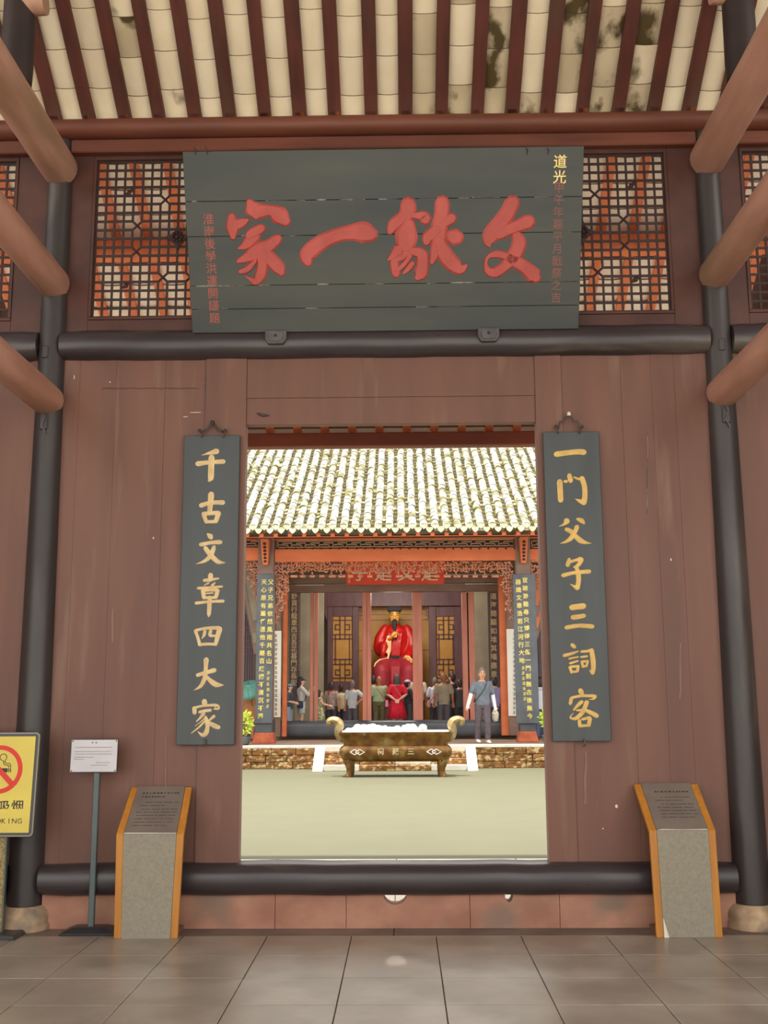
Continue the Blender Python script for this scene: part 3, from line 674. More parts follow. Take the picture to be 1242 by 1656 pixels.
for key, (tl_, tr_, bl_, br_, lab, chars) in CP.items():
    x0 = (tl_.x+bl_.x)/2; x1 = (tr_.x+br_.x)/2; z1 = (tl_.z+tr_.z)/2; z0 = (bl_.z+br_.z)/2
    t = thing('couplet_board', lab, 'sign board', ((x0+x1)/2, YB, z0), 'couplet boards beside the doorway')
    MB().box(x0, x1, YB, YB+.035, z0, z1).build('board', M['couplet'], t, bevel=.004)
    for (cx0, cy0, sc, ss) in chars:
        mb = MB(); fn = lambda x, y, d, cx0=cx0, cy0=cy0, sc=sc: at(cx0+x*sc, cy0+y*sc, YB) + WN*d
        for i, st in enumerate(ss): stroke(mb, st, fn, .0004, .007+.0007*(i % 5), core=True)
        mb.build('character', [M['gold'] if key == 'R' else M['gold_pale'], M['gold_dark'] if key == 'R' else mat('pale_shaded_gold', srgb(226, 194, 136), .5, srgb(206, 170, 114), 14)], t)  # darker core tone puts carved-in shade on the raised strokes
    # wrought iron hanger
    cu = (343.5 if key == 'L' else 920); tv = (687 if key == 'L' else 673); bvv = (702 if key == 'L' else 696)
    hg = MB()
    for s in (-1, 1):
        P = [at(cu, tv, YB), at(cu+s*4, tv+2, YB-.01), at(cu+s*8, tv+8, YB), at(cu+s*14, tv+9, YB-.006), at(cu+s*17, bvv-3, YB), at(cu+s*20, bvv-6, YB-.01), at(cu+s*17, bvv+5, YB-.012)]
        hg.tube(P, .0075, 6)
        hg.ball(at(cu+s*21, bvv-6, YB), .014, 8, 5)
    hg.build('hanger', M['iron'], t, smooth=True)
    MB().ball(at(cu, tv-3, YB+.01), (.017, .02, .022), 10, 6).build('hanging_knob', M['porcelain'] if key == 'R' else M['iron'], t, smooth='all')
    c = at((284+378)/2 if key == 'L' else 945, 1203, YB-.01); MB().tube([c+Vector((0, 0, .035)), c+Vector((.004, -.012, .0)), c+Vector((-.004, 0, -.02))], .008, 6).build('bottom_hook', M['bracket'], t)

# ================================================================== SIGNS AND LECTERNS
# information sign on a post
bx = onfloor(147, 1508, 0); t = thing('sign_stand', 'white notice plate on a slim grey post with black foot', 'sign', (bx.x, bx.y, 0))
yb = bx.y
p0, p1 = at(117, 1195, yb), at(191, 1249, yb)
MB().prism([(-.2, -.12), (.2, -.12), (.2, .12), (-.2, .12)], lambda a, b, d: (bx.x+a, yb+b, 0 if d == 0 else .016), 0, 1).build('foot_plate', M['black_base'], t, bevel=.006)
mb = MB().hexa([(bx.x-.2, yb-.12, .012), (bx.x+.2, yb-.12, .012), (bx.x+.2, yb+.12, .012), (bx.x-.2, yb+.12, .012), (bx.x-.12, yb-.05, .045), (bx.x+.12, yb-.05, .045), (bx.x+.12, yb+.06, .045), (bx.x-.12, yb+.06, .045)]).build('foot_cover', M['black_base'], t, bevel=.004)
MB().box(bx.x-.022, bx.x+.022, yb-.015, yb+.015, .03, p1.z+.05).build('post', M['grey_post'], t, bevel=.004)
MB().hexa([(p0.x, yb-.035, p1.z), (p1.x, yb-.035, p1.z), (p1.x, yb-.02, p1.z), (p0.x, yb-.02, p1.z), (p0.x, yb-.02, p0.z), (p1.x, yb-.02, p0.z), (p1.x, yb-.005, p0.z), (p0.x, yb-.005, p0.z)]).build('sign_backing', M['black_base'], t, bevel=.003)
pl = MB().hexa([(p0.x+.004, yb-.041, p1.z+.006), (p1.x-.004, yb-.041, p1.z+.006), (p1.x-.004, yb-.034, p1.z+.006), (p0.x+.004, yb-.034, p1.z+.006), (p0.x+.004, yb-.026, p0.z-.006), (p1.x-.004, yb-.026, p0.z-.006), (p1.x-.004, yb-.019, p0.z-.006), (p0.x+.004, yb-.019, p0.z-.006)]).build('sign_plate', M['sign_white'], t, bevel=.002)
mb = MB()
wP = p1.x-p0.x; hP = p0.z-p1.z
def sline(mb, xa, xb, fz, th):
    z = p1.z+hP*fz; y = yb-.0425+.015*fz
    mb.hexa([(xa, y-.0004, z-th), (xb, y-.0004, z-th), (xb, y+.001, z-th), (xa, y+.001, z-th), (xa, y-.0004, z+th), (xb, y-.0004, z+th), (xb, y+.001, z+th), (xa, y+.001, z+th)])
for (f0, f1, fz) in ((.44, .47, .89), (.52, .55, .89), (.1, .88, .75), (.08, .86, .63), (.1, .88, .55), (.09, .5, .46), (.08, .3, .40), (.55, .86, .30), (.45, .8, .22)):
    sline(mb, p0.x+wP*f0, p0.x+wP*f1, fz, .0045 if fz > .8 else .0014)
mb.build('printed_lines', M['ink_soft'], t)
mb = MB()
for fx in (.04, .96):
    for fz in (.06, .94):
        mb.ball((p0.x+wP*fx, yb-.041+.015*fz, p1.z+hP*fz), (.006, .004, .006), 8, 4)
mb.build('screws', M['bracket'], t, smooth='all')

# no smoking sign, cut by the left edge of view
ny = -.30; nb = onfloor(-3, 1510, 0); nx = at(-1, 1270, ny).x
t = thing('no_smoking_sign', 'yellow no-smoking board on a brocade post with black foot', 'sign', (nx, ny, 0))
z0, z1 = at(58, 1352, ny).z, at(60, 1184, ny).z; hw = at(61, 1270, ny).x-nx
def rrect(w, h, r, n=5):
    o = []
    for cx, cy, a0 in ((w-r, h-r, 0), (-w+r, h-r, PI/2), (-w+r, -h+r, PI), (w-r, -h+r, 3*PI/2)):
        o += [(cx+r*math.cos(a0+PI/2*k/n), cy+r*math.sin(a0+PI/2*k/n)) for k in range(n+1)]
    return o
zc, hh = (z0+z1)/2, (z1-z0)/2
lean = .03
def nmap(a, b, d): return (nx+a, ny+lean*(b/hh)-d, zc+b)
MB().prism(rrect(hw, hh, .03), nmap, 0, .025).build('sign_frame', M['signframe'], t, bevel=.003)
MB().prism(rrect(hw-.012, hh-.012, .022), nmap, .02, .027).build('frame_rim', M['black_base'], t)
MB().prism(rrect(hw-.03, hh-.03, .004), nmap, .026, .032).build('yellow_panel', M['yellow'], t)
zr0 = at(-3, 1244, ny).z-zc; ro, ri = .172, .14
mb = MB(); n = 48
vs = []
for d in (.032, .035):
    for r in (ro, ri): vs += [nmap(r*math.cos(2*PI*k/n), zr0+r*math.sin(2*PI*k/n), d) for k in range(n)]
fs = []
for k in range(n):
    j = (k+1) % n; fs += [(k, j, n+j, n+k), (2*n+k, 3*n+k, 3*n+j, 2*n+j), (k, 2*n+k, 2*n+j, j), (n+k, n+j, 3*n+j, 3*n+k)]
mb.add(vs, fs).build('red_ring', M['redring'], t)
cg = MB(); cg.prism([(-.10, zr0-.02), (.063, zr0-.02), (.063, zr0+.008), (-.10, zr0+.008)], nmap, .032, .0345)
for a in (.069, .082): cg.prism([(a, zr0-.02), (a+.006, zr0-.02), (a+.006, zr0+.008), (a, zr0+.008)], nmap, .032, .0345)
smk = [(.085, .013), (.083, .03), (.072, .043), (.055, .042), (.042, .05), (.042, .066), (.05, .08), (.046, .1), (.025, .11), (.006, .1), (.0, .083), (.01, .068), (.025, .062), (.036, .052)]
cg.tube([nmap(a-.0, zr0+b, .0335) for a, b in [(p[0], p[1]) for p in spline(smk, 3)]], .0025, 5)
smk2 = [(.072, .013), (.069, .026), (.055, .03), (.04, .032), (.03, .042), (.028, .052)]
cg.tube([nmap(a, zr0+b, .0335) for a, b in spline(smk2, 3)], .0025, 5)
cg.build('cigarette_symbol', M['ink'], t)
s2 = math.sqrt(.5); w2 = .018
sl = [(-ri*s2-w2*s2, ri*s2-w2*s2), (-ri*s2+w2*s2, ri*s2+w2*s2), (ri*s2+w2*s2, -ri*s2+w2*s2), (ri*s2-w2*s2, -ri*s2-w2*s2)]
MB().prism([(a, zr0+b) for a, b in sl], nmap, .034, .0375).build('red_slash', M['redring'], t)
mb = MB(); zt_ = at(30, 1303, ny).z-zc; d1 = at(30, 1303, ny).x-nx; 
for i, ch in enumerate('禁止吸烟'): text_glyph(mb, ch, nmap((i-1.5)*d1/1.5+.008, zt_, .0335), Vector((1, 0, 0)), Vector((0, 0, 1)), .094, .008)
mb.build('lettering', M['ink'], t)['kind'] = 'stuff'
mb = MB(); ze = at(30, 1326, ny).z-zc; 
for i, ch in enumerate('NO SMOKING'):
    if ch != ' ': text_glyph(mb, ch, nmap(-.166+i*.0385, ze, .0335), Vector((1, 0, 0)), Vector((0, 0, 1)), .052, .002, latin=True)
mb.build('lettering', M['ink'], t)['kind'] = 'stuff'
MB().box(nx-.075, nx+.075, ny-.012, ny+.02, .02, z0+.03).build('post', M['brocade'], t, bevel=.004)
MB().box(nx+.075, nx+.083, ny-.014, ny+.022, .02, z0+.03).build('post_edge', M['grey_post'], t)
MB().box(nx-.083, nx-.075, ny-.014, ny+.022, .02, z0+.03).build('post_edge', M['grey_post'], t)
ft = MB().hexa([(nx-.22, ny-.14, 0), (nx+.22, ny-.14, 0), (nx+.22, ny+.12, 0), (nx-.22, ny+.12, 0), (nx-.2, ny-.12, .03), (nx+.2, ny-.12, .03), (nx+.2, ny+.1, .03), (nx-.2, ny+.1, .03)])
ft.build('foot', M['black_base'], t, bevel=.005)

# lecterns: upright box with a sloping reading plate and honey wood edges
def lectern(uL, uR, vB, fL, fR, fV, tL, tR, tV, lab, rows, side):
    A = onfloor(uL, vB, 0); B = onfloor(uR, vB, 0); yf = -.39
    x0, x1 = at(uL, vB, yf).x, at(uR, vB, yf).x
    zf = at((fL+fR)/2, fV, yf).z; yt = -.075
    xf0, xf1 = at(fL, fV, yf).x, at(fR, fV, yf).x
    zt = at((tL+tR)/2, tV, yt).z; xt0, xt1 = at(tL, tV, yt).x, at(tR, tV, yt).x
    c = ((x0+x1)/2, yf+.16, 0)
    t = thing('lectern', lab, 'lectern', c, 'grey lecterns with honey wood edges')
    w = .052; th = .022
    Yb = yf+.03
    # foot board behind the slab
    MB().hexa([(x0+.02, yf+th, 0), (x1-.02, yf+th, 0), (x1-.02, -.075, 0), (x0+.02, -.075, 0), (x0+.02, yf+th, .06), (x1-.02, yf+th, .06), (x1-.02, -.075, .03), (x0+.02, -.075, .03)]).build('foot_board', mat('brown_foot_board', srgb(122, 88, 62), .6), t)
    fp = MB().hexa([(x0+w, yf-.002, 0), (x1-w, yf-.002, 0), (x1-w, yf+th, 0), (x0+w, yf+th, 0), (xf0+w, yf-.002, zf), (xf1-w, yf-.002, zf), (xf1-w, yf+th, zf), (xf0+w, yf+th, zf)]).build('front_panel', M['lectern_face'], t)
    for (a, b, a2, b2) in ((x0, x0+w-.001, xf0, xf0+w-.001), (x1-w+.001, x1, xf1-w+.001, xf1)):
        MB().hexa([(a, yf, 0), (b, yf, 0), (b, Yb, 0), (a, Yb, 0), (a2, yf, zf), (b2, yf, zf), (b2, Yb, zf), (a2, Yb, zf)]).build('wood_edge', M['wood_edge'], t, bevel=.002)
    sl = Vector((0, yt-yf, zt-zf)); nn = Vector((0, -(zt-zf), yt-yf)).normalized()
    def S(fx, fs, d):   # fx 0..1 over width, fs 0..1 up the slope
        a = Vector((xf0+(xt0-xf0)*fs, yf+(yt-yf)*fs, zf+(zt-zf)*fs)); b = Vector((xf1+(xt1-xf1)*fs, a.y, a.z))
        return a+(b-a)*fx+nn*d
    fw = w/(xf1-xf0)
    def slp(f0, f1, s0, s1, d0, d1): return MB().hexa([S(f0, s0, d0), S(f1, s0, d0), S(f1, s1, d0), S(f0, s1, d0), S(f0, s0, d1), S(f1, s0, d1), S(f1, s1, d1), S(f0, s1, d1)])
    pl = slp(fw, 1-fw, .0, 1.02, -.02, .004).build('reading_plate', M['lectern_plate'], t, bevel=.002)
    for (f0, f1) in ((0, fw*.97), (1-fw*.97, 1)): slp(f0, f1, 0, 1, -.03, .0).build('wood_edge', M['wood_edge'], t, bevel=.002)
    # sides below the sloping plate
    for f in (0.02, .98):
        xb = x0+(x1-x0)*f
    tx = MB(); rnd = random.Random(len(lab))
    for (fs, f0, f1, th2) in rows:
        f = f0
        while f < f1:
            l = min(rnd.uniform(.018, .05) if th2 > .01 else rnd.uniform(.03, .16), f1-f)
            q = [S(f, fs-th2, .0048), S(f+l, fs-th2, .0048), S(f+l, fs+th2, .0048), S(f, fs+th2, .0048)]
            tx.add(q, [(0, 1, 2, 3)]); f += l+rnd.uniform(.008, .03)
    tx.build('engraved_text', M['ink'], pl)['kind'] = 'stuff'
    # chipped edges
    if side > 0:
        MB().add([S(fw, 0, .006), S(.9, 0, .006), S(.86, .018, .006), S(.5, .008, .006), S(.2, .02, .006)], [(0, 1, 2, 3, 4)]).build('chipped_edge', M['chip'], pl)
        MB().hexa([(x0+w, yf-.004, .0), (x0+w+.035, yf-.004, .0), (x0+w+.025, yf-.002, .0), (x0+w, yf-.002, .0), (x0+w-.002, yf-.004, .13), (x0+w+.003, yf-.004, .12), (x0+w+.003, yf-.002, .12), (x0+w-.002, yf-.002, .13)]).build('chipped_corner', M['chip'], fp)
    else:
        MB().add([S(fw, 0, .006), S(1-fw, 0, .006), S(1-fw, .012, .006), S(fw+.02, .02, .006)], [(0, 1, 2, 3)]).build('chipped_edge', M['chip'], pl)
rowsL = [(.86, .22, .82, .016), (.78, .22, .6, .016), (.66, .3, .86, .006), (.59, .22, .65, .006), (.51, .26, .84, .006), (.45, .2, .84, .006), (.38, .22, .85, .006), (.31, .2, .82, .006), (.24, .22, .8, .006), (.17, .2, .72, .006)]
rowsR = [(.82, .28, .8, .016), (.7, .34, .8, .006), (.63, .24, .66, .006), (.55, .32, .82, .006), (.48, .24, .82, .006), (.41, .26, .86, .006), (.34, .26, .84, .006), (.27, .26, .8, .006)]
lectern(184, 287, 1518, 188, 297, 1349, 213, 310, 1273, 'grey lectern with honey wood edges beside the white notice plate', rowsL, -1)
lectern(1062, 1169, 1516, 1050, 1157, 1343, 1025, 1128, 1268, 'grey lectern with chipped corner and honey wood edges near the right pillar', rowsR, 1)

# ================================================================== COURTYARD
M.update(
 court=mat('pale_khaki_paving', srgb(101, 100, 77), .85, srgb(98, 97, 75), 1.5),
 gravel=mat('pale_outer_paving', srgb(214, 210, 196), .9, srgb(200, 196, 180), 2),
 white_slab=mat('pale_stone_slab', srgb(226, 220, 204), .8, srgb(206, 200, 184), 3),
 mossy=mat('mossy_brown_stone', srgb(150, 100, 48), .85, srgb(92, 62, 30), 7, (1, 1, 1.6), .5, stain=srgb(200, 178, 130), stain_scale=9, stain_lo=.52, stain_hi=.64, detail=8),
 mortar=mat('dark_joint', srgb(86, 70, 44), .9),
 plat=mat('platform_paving', srgb(176, 150, 130), .7, srgb(158, 134, 116), 2),
 bronze=mat('old_bronze', srgb(134, 96, 46), .32, srgb(92, 62, 30), 5, (1, 1, 1), .2, metal=.55, stain=srgb(164, 140, 92), stain_scale=3, stain_lo=.55, stain_hi=.75),
 ash=mat('white_ash', srgb(242, 240, 236), .9, srgb(228, 226, 222), 12, bump=.3),
 hall_orange=mat('orange_red_paint', srgb(224, 124, 74), .55, srgb(208, 108, 62), 1.5, (.6, 2, 2), .05),
 hall_post=mat('pinkish_red_post', srgb(196, 126, 104), .5, srgb(180, 108, 88), 2, (2, 2, .5), .04),
 hall_brown=mat('grey_brown_beam', srgb(140, 112, 98), .55, srgb(124, 98, 86), 2, (.6, 2, 2), .05),
 hall_dark=mat('blue_black_lacquer', srgb(86, 90, 96), .32, srgb(72, 76, 82), 2, rough2=.45),
 plaster=mat('grey_plaster', srgb(156, 146, 126), .85, srgb(140, 132, 116), 2),
 carve=mat('carved_pinkish_wood', srgb(196, 138, 112), .6, srgb(166, 104, 78), 9, bump=.2),
 carve_dark=mat('carved_brown_wood', srgb(200, 130, 94), .6, srgb(170, 102, 70), 9, bump=.2),
 fret=mat('pale_fretwork', srgb(200, 160, 128), .6), fret_back=mat('dark_fret_back', srgb(50, 36, 36), .7),
 roof_white=mat('weathered_grey_tile', srgb(180, 180, 172), .8, srgb(160, 160, 148), 5, (1, 1, 1), .15, stain=srgb(104, 98, 44), stain_scale=3.4, stain_lo=.50, stain_hi=.62, detail=7),
 roof_pan=mat('mossy_pan_tile', srgb(96, 86, 34), .9, srgb(62, 54, 28), 6, stain=srgb(196, 190, 150), stain_scale=4),
 drip_white=mat('pale_drip_tile', srgb(214, 214, 204), .75, srgb(190, 190, 150), 16),
 hall_board=mat('slate_couplet_board', srgb(92, 98, 104), .4, srgb(80, 84, 90), 3),
 hall_gold=mat('bright_gold_paint', srgb(238, 216, 110), .45), hall_gold2=mat('dull_gold_paint', srgb(196, 172, 128), .5),
 red_plaque=mat('red_plaque', srgb(222, 66, 38), .45, srgb(206, 54, 30), 3), silver=mat('silver_leaf', srgb(206, 196, 172), .35, metal=.3),
 purple=mat('purple_brown_wood', srgb(112, 78, 84), .5, srgb(98, 66, 72), 3, (2, 2, .6)),
 amber=mat('amber_panel', srgb(212, 158, 74), .5, srgb(196, 142, 62), 1.5),
 whiteboard=mat('white_board', srgb(236, 232, 220), .6),
 deep=mat('shadowed_interior', srgb(96, 84, 80), .9),
)
YP = 18.3; ZP = .55; YC, YT = 20.0, 22.5
g = MB().box(-14, 14, .05, YP+.05, -.25, 0).build('courtyard_ground', M['court']); g['kind'] = 'structure'
g = MB().box(-30, 30, -45, -9.0, -.3, -.03).build('forecourt_ground', M['gravel']); g['kind'] = 'structure'
pf = MB().box(-11, 11, .075, 3.2, -.05, .012).build('bounce_floor', mat('bounce_floor_bed', srgb(200, 192, 172), .9)); pf['kind'] = 'structure'  # unseen pale floor, added to bounce light up to the eave underside
for k in range(18):
    for r in range(3): MB().box(-11+k*22/18+.005, -11+(k+1)*22/18-.005, .08+r*1.04, .08+(r+1)*1.04-.008, .0, .03).build('paving_slab', mat('pale_bounce_slab', srgb(240, 234, 220), .8, srgb(230, 224, 208), 3), pf, bevel=.004)
# platform with mossy stone face
plat = MB().box(-11, 11, YP+.06, 31, 0, ZP-.06).build('platform', M['mortar']); plat['kind'] = 'structure'
for k in range(11):
    MB().box(-11+2*k+.004, -9+2*k-.004, YP-.02, 31, ZP-.06, ZP).build('paving_slab', M['plat'], plat, bevel=.006)
for k in range(14):
    w = 22/14; MB().box(-11+w*k+.004, -11+w*(k+1)-.004, YP-.03, YP+.36, ZP-.055, ZP+.004).build('edge_slab', M['white_slab'], plat, bevel=.006)
sx0, sx1 = at(527, 1228, YP).x, at(752, 1228, YP).x
for side in (-1, 1):
    x = (sx0-.26) if side < 0 else (sx1+.26)
    for row in range(3):
        xx = x; z0 = .165*row
        off = random.uniform(.2, .5)
        while abs(xx) < 6:
            w = random.uniform(.45, .8) if xx != x else off+.25
            a, b = sorted((xx, xx+side*w))
            MB().box(a+.006, b-.006, YP-.01-random.uniform(0, .03), YP+.07, z0+.004, z0+.16).build('stone_block', M['mossy'], plat, bevel=.012)
            xx += side*w
st = thing('stone_steps', 'short flight of worn stone steps between pale ramp slabs', 'steps', ((sx0+sx1)/2, YP-.35, 0))
for i in range(4):
    n = 4; x = sx0
    for j in range(n):
        a, b = sx0+(sx1-sx0)*j/n, sx0+(sx1-sx0)*(j+1)/n
        MB().box(a+.004, b-.004, YP-.84+.21*i, YP-.03, .1375*i+.002, .1375*(i+1)-.002).build('step_block', M['mossy'] if (i+j) % 3 else M['white_slab'], st, bevel=.01)
for a, b in ((sx0-.25, sx0-.006), (sx1+.006, sx1+.25)):
    MB().hexa([(a, YP-.98, 0), (b, YP-.98, 0), (b, YP-.035, 0), (a, YP-.035, 0), (a, YP-.97, .02), (b, YP-.97, .02), (b, YP-.035, ZP+.02), (a, YP-.035, ZP+.02)]).build('ramp_slab', M['white_slab'], st, bevel=.01)

# incense burner
bf = (onfloor(566, 1257, 0)+onfloor(718, 1257, 0))/2; by = bf.y+.35
def B(u, v, dy=0): return at(u, v, by+dy)
bc = B(640, 1220); t = thing('incense_burner', 'long bronze incense burner with curled handles heaped with white ash', 'incense burner', (bc.x, by, 0))
mpx = (B(740, 1220).x-B(540, 1220).x)/200
def secs(rows, m, name, par=t, bev=.012, seg=1):
    """stack of rectangular sections (z, half width, half depth)"""
    mb = MB(); vs = []; n = len(rows)
    for z, hw, hd in rows:
        r = min(hd, hw)*.35
        ring = []
        for cx, cy, a0 in ((hw-r, hd-r, 0), (-hw+r, hd-r, PI/2), (-hw+r, -hd+r, PI), (hw-r, -hd+r, 3*PI/2)):
            for k in range(4): ring.append((bc.x+cx+r*math.cos(a0+PI/6*k), by+cy+r*math.sin(a0+PI/6*k), z))
        vs += ring
    q = 16
    fs = [(i*q+k, i*q+(k+1) % q, (i+1)*q+(k+1) % q, (i+1)*q+k) for i in range(n-1) for k in range(q)]
    fs += [tuple(range(q-1, -1, -1)), tuple((n-1)*q+k for k in range(q))]
    return mb.add(vs, fs).build(name, m, par, smooth=True)
zz = lambda v: B(640, v, -.35).z
hwm = lambda px_: px_*mpx
secs([(zz(1232), hwm(78), .26), (zz(1228), hwm(86), .34), (zz(1221), hwm(90), .38), (zz(1212), hwm(90), .39), (zz(1207), hwm(87), .36), (zz(1205), hwm(83), .33)], M['bronze'], 'belly')
secs([(zz(1207), hwm(83), .33), (zz(1201), hwm(84), .33), (zz(1195), hwm(86), .35), (zz(1190), hwm(89), .38), (zz(1187), hwm(90), .40), (zz(1184), hwm(90), .40)], M['bronze'], 'rim')
asho = secs([(zz(1185), hwm(86), .36), (zz(1182), hwm(86), .36)], M['ash'], 'ash_bed')
hp = MB(); rnd = random.Random(3)
for i in range(110):
    u = rnd.choice((rnd.gauss(595, 14), rnd.gauss(665, 15), rnd.gauss(625, 26), rnd.gauss(600, 8)))
    u = min(max(u, 562), 702); r = rnd.uniform(.05, .095)
    hp.ball((B(u, 1180).x, by+rnd.uniform(-.28, .2), zz(1183)+rnd.uniform(0, .09)*(1 if 575 < u < 690 else .3)), (r, r, r*.8), 8, 5)
hp = hp.build('ash_heap', M['ash'], t, smooth='all'); hp['kind'] = 'stuff'
for s in (-1, 1):
    P = [(s*87, 1196, .05), (s*92, 1190, .055), (s*93, 1180, .06), (s*91, 1173, .065), (s*94, 1167, .06), (s*101, 1164, .05), (s*108, 1166, .045), (s*107, 1171, .04)]
    Q = spline(P, 4)
    MB().tube([Vector((bc.x+a*mpx, by, zz(v))) for a, v, r in Q], [(r*1.5, r*2.2) for a, v, r in Q], 12, up=(1, 0, 0), round_ends=True).build('handle', mat('pale_bronze', srgb(178, 160, 116), .5, srgb(140, 118, 74), 8, metal=.3), t, smooth=True)
    for d in (-.22, .22):
        lx = bc.x+s*hwm(74)
        MB().tube([(lx, by+d, zz(1229)), (lx+s*.02, by+d, .35), (lx-s*.01, by+d, .2), (lx-s*.015, by+d, .08), (lx+s*.02, by+d, .0)], [(.14, .11), (.13, .11), (.085, .08), (.075, .07), (.095, .09)], 12, up=(1, 0, 0)).build('leg', M['bronze'], t, smooth=True)
    lz = zz(1216); dm = MB()
    for cx in (-.055, .055):
        pts = [Vector((bc.x+s*hwm(61)+cx+a, by-.395, lz+b)) for a, b in ((-.1, 0), (0, .055), (.1, 0), (0, -.055), (-.1, 0))]
        dm.tube(pts, .009, 5)
    dm.build('diamond_relief', M['ash'], t)
MB().tube([(bc.x-hwm(76), by-.24, .03), (bc.x+hwm(80), by-.24, .03)], .016, 8).build('foot_rail', M['iron'], t)
mb = MB()
for i, ch in enumerate('三蘇祠'): text_glyph(mb, ch, (B(664-24*i, 1214).x, by-.398, zz(1215)), Vector((1, 0, 0)), Vector((0, 0, 1)), .15, .02)
mb.build('cast_lettering', mat('pale_bronze_lettering', srgb(190, 172, 130), .5), t)['kind'] = 'stuff'

# ================================================================== FAR HALL
hall = thing('memorial_hall', 'open fronted orange timber hall with mossy tiled roof across the courtyard', 'building', (-.15, YT, ZP))
def hb(u0, u1, v0, v1, y0, y1, name, m, bev=.01, par=None):
    a = at(u0, v1, y0); b = at(u1, v0, y0)
    return MB().box(a.x, b.x, y0, y1, a.z, b.z).build(name, m, par or hall, bevel=bev)
# --- roof
YE = 18.4; ZE = at(630, 853, YE).z; SL = .56
YRDG = 26.0
def hz(y): return ZE+SL*(y-YE)
ra = math.atan(SL)
rb = MB(); X0, X1 = -9.2, 9.0
rb.hexa([(X0, YE, hz(YE)-.10), (X1, YE, hz(YE)-.10), (X1, YRDG, hz(YRDG)-.10), (X0, YRDG, hz(YRDG)-.10), (X0, YE, hz(YE)), (X1, YE, hz(YE)), (X1, YRDG, hz(YRDG)), (X0, YRDG, hz(YRDG))])
zr2 = hz(YRDG)
rb.hexa([(X0, YRDG, zr2-.1), (X1, YRDG, zr2-.1), (X1, 33, zr2-.1-SL*7), (X0, 33, zr2-.1-SL*7), (X0, YRDG, zr2), (X1, YRDG, zr2), (X1, 33, zr2-SL*7), (X0, 33, zr2-SL*7)])
roof = rb.build('roof', M['roof_pan'], hall)
tp_ = (at(865, 861, YE).x-at(400, 861, YE).x)/25.2
def cover_tile(r, l, th=.014, n=6):
    mb = MB(); vs = []
    for rr, yy, dz in ((r, 0, .012), (r*.94, l, 0), (r-th, 0, .012), (r*.94-th, l, 0)):
        for k in range(n+1):
            t = PI*k/n; vs.append((-rr*math.cos(t), yy, rr*math.sin(t)*.85+dz))
    q = n+1; fs = []
    for k in range(n): fs += [(k, k+1, q+k+1, q+k), (2*q+k, 3*q+k, 3*q+k+1, 2*q+k+1), (k, 2*q+k, 2*q+k+1, k+1), (q+k, q+k+1, 3*q+k+1, 3*q+k)]
    return mb.add(vs, fs)
ct = cover_tile(.102, .33); ct_me = [ct.mesh('roof_tile', M['roof_white'], smooth=True)]
EXP = .285; ncol = range(-31, 32); xt0 = at(630, 861, YE).x
rest = MB(); rows = int((YRDG-YE)/math.cos(ra)/EXP)
made = 0
for c in ncol:
    for r in range(rows):
        d = r*EXP+.0; y = YE+d*math.cos(ra); z = hz(y)+.012
        x = xt0+c*tp_+random.uniform(-.008, .008); jr = random.uniform(-.03, .03); jz = random.uniform(0, .012)
        if r < 9 and abs(c) <= 15:
            inst('roof_tile', ct_me[0], roof, (x, y, z+jz), (ra, 0, jr)); made += 1
        else:
            R = Matrix.Translation((x, y, z+jz)) @ Euler((ra, 0, jr)).to_matrix().to_4x4()
            rest.add([R @ Vector(v) for v in ct.v], ct.f)
ro = rest.build('roof_tiles', M['roof_white'], roof, smooth=True); ro['kind'] = 'stuff'
# pan tiles: little lips down every valley
lips = MB()
for c in ncol:
    for r in range(0, rows):
        y = YE+(r+.4)*EXP*math.cos(ra); x = xt0+(c+.5)*tp_
        lips.tube([(x-.07, y, hz(y)+.035), (x, y-.02, hz(y)+.012), (x+.07, y, hz(y)+.035)], .012, 4)
lp = lips.build('pan_tiles', M['roof_pan'], roof); lp['kind'] = 'stuff'
heart = [(0, -.10), (.05, -.065), (.088, -.01), (.085, .03), (.05, .045), (0, .03), (-.05, .045), (-.085, .03), (-.088, -.01), (-.05, -.065)]
he = MB().prism(heart, lambda a, b, d: (a, d, b), 0, .025).mesh('drip_tile', M['drip_white'])
endc = MB().prism([(.1*math.cos(PI*k/8), .085*math.sin(PI*k/8)) for k in range(9)] + [(-.05, -.05), (0, -.085), (.05, -.05)], lambda a, b, d: (a, d, b), 0, .02).mesh('end_tile', M['drip_white'])
for c in range(-31, 32):
    inst('end_tile', endc, roof, (xt0+c*tp_, YE-.03, ZE+.03)); inst('drip_tile', he, roof, (xt0+(c+.5)*tp_, YE-.045, ZE-.045))
# --- eaves fascia, fretwork band, beams
hb(60, 1210, 862, 872, YE+.03, YE+.09, 'fascia', M['hall_orange'])
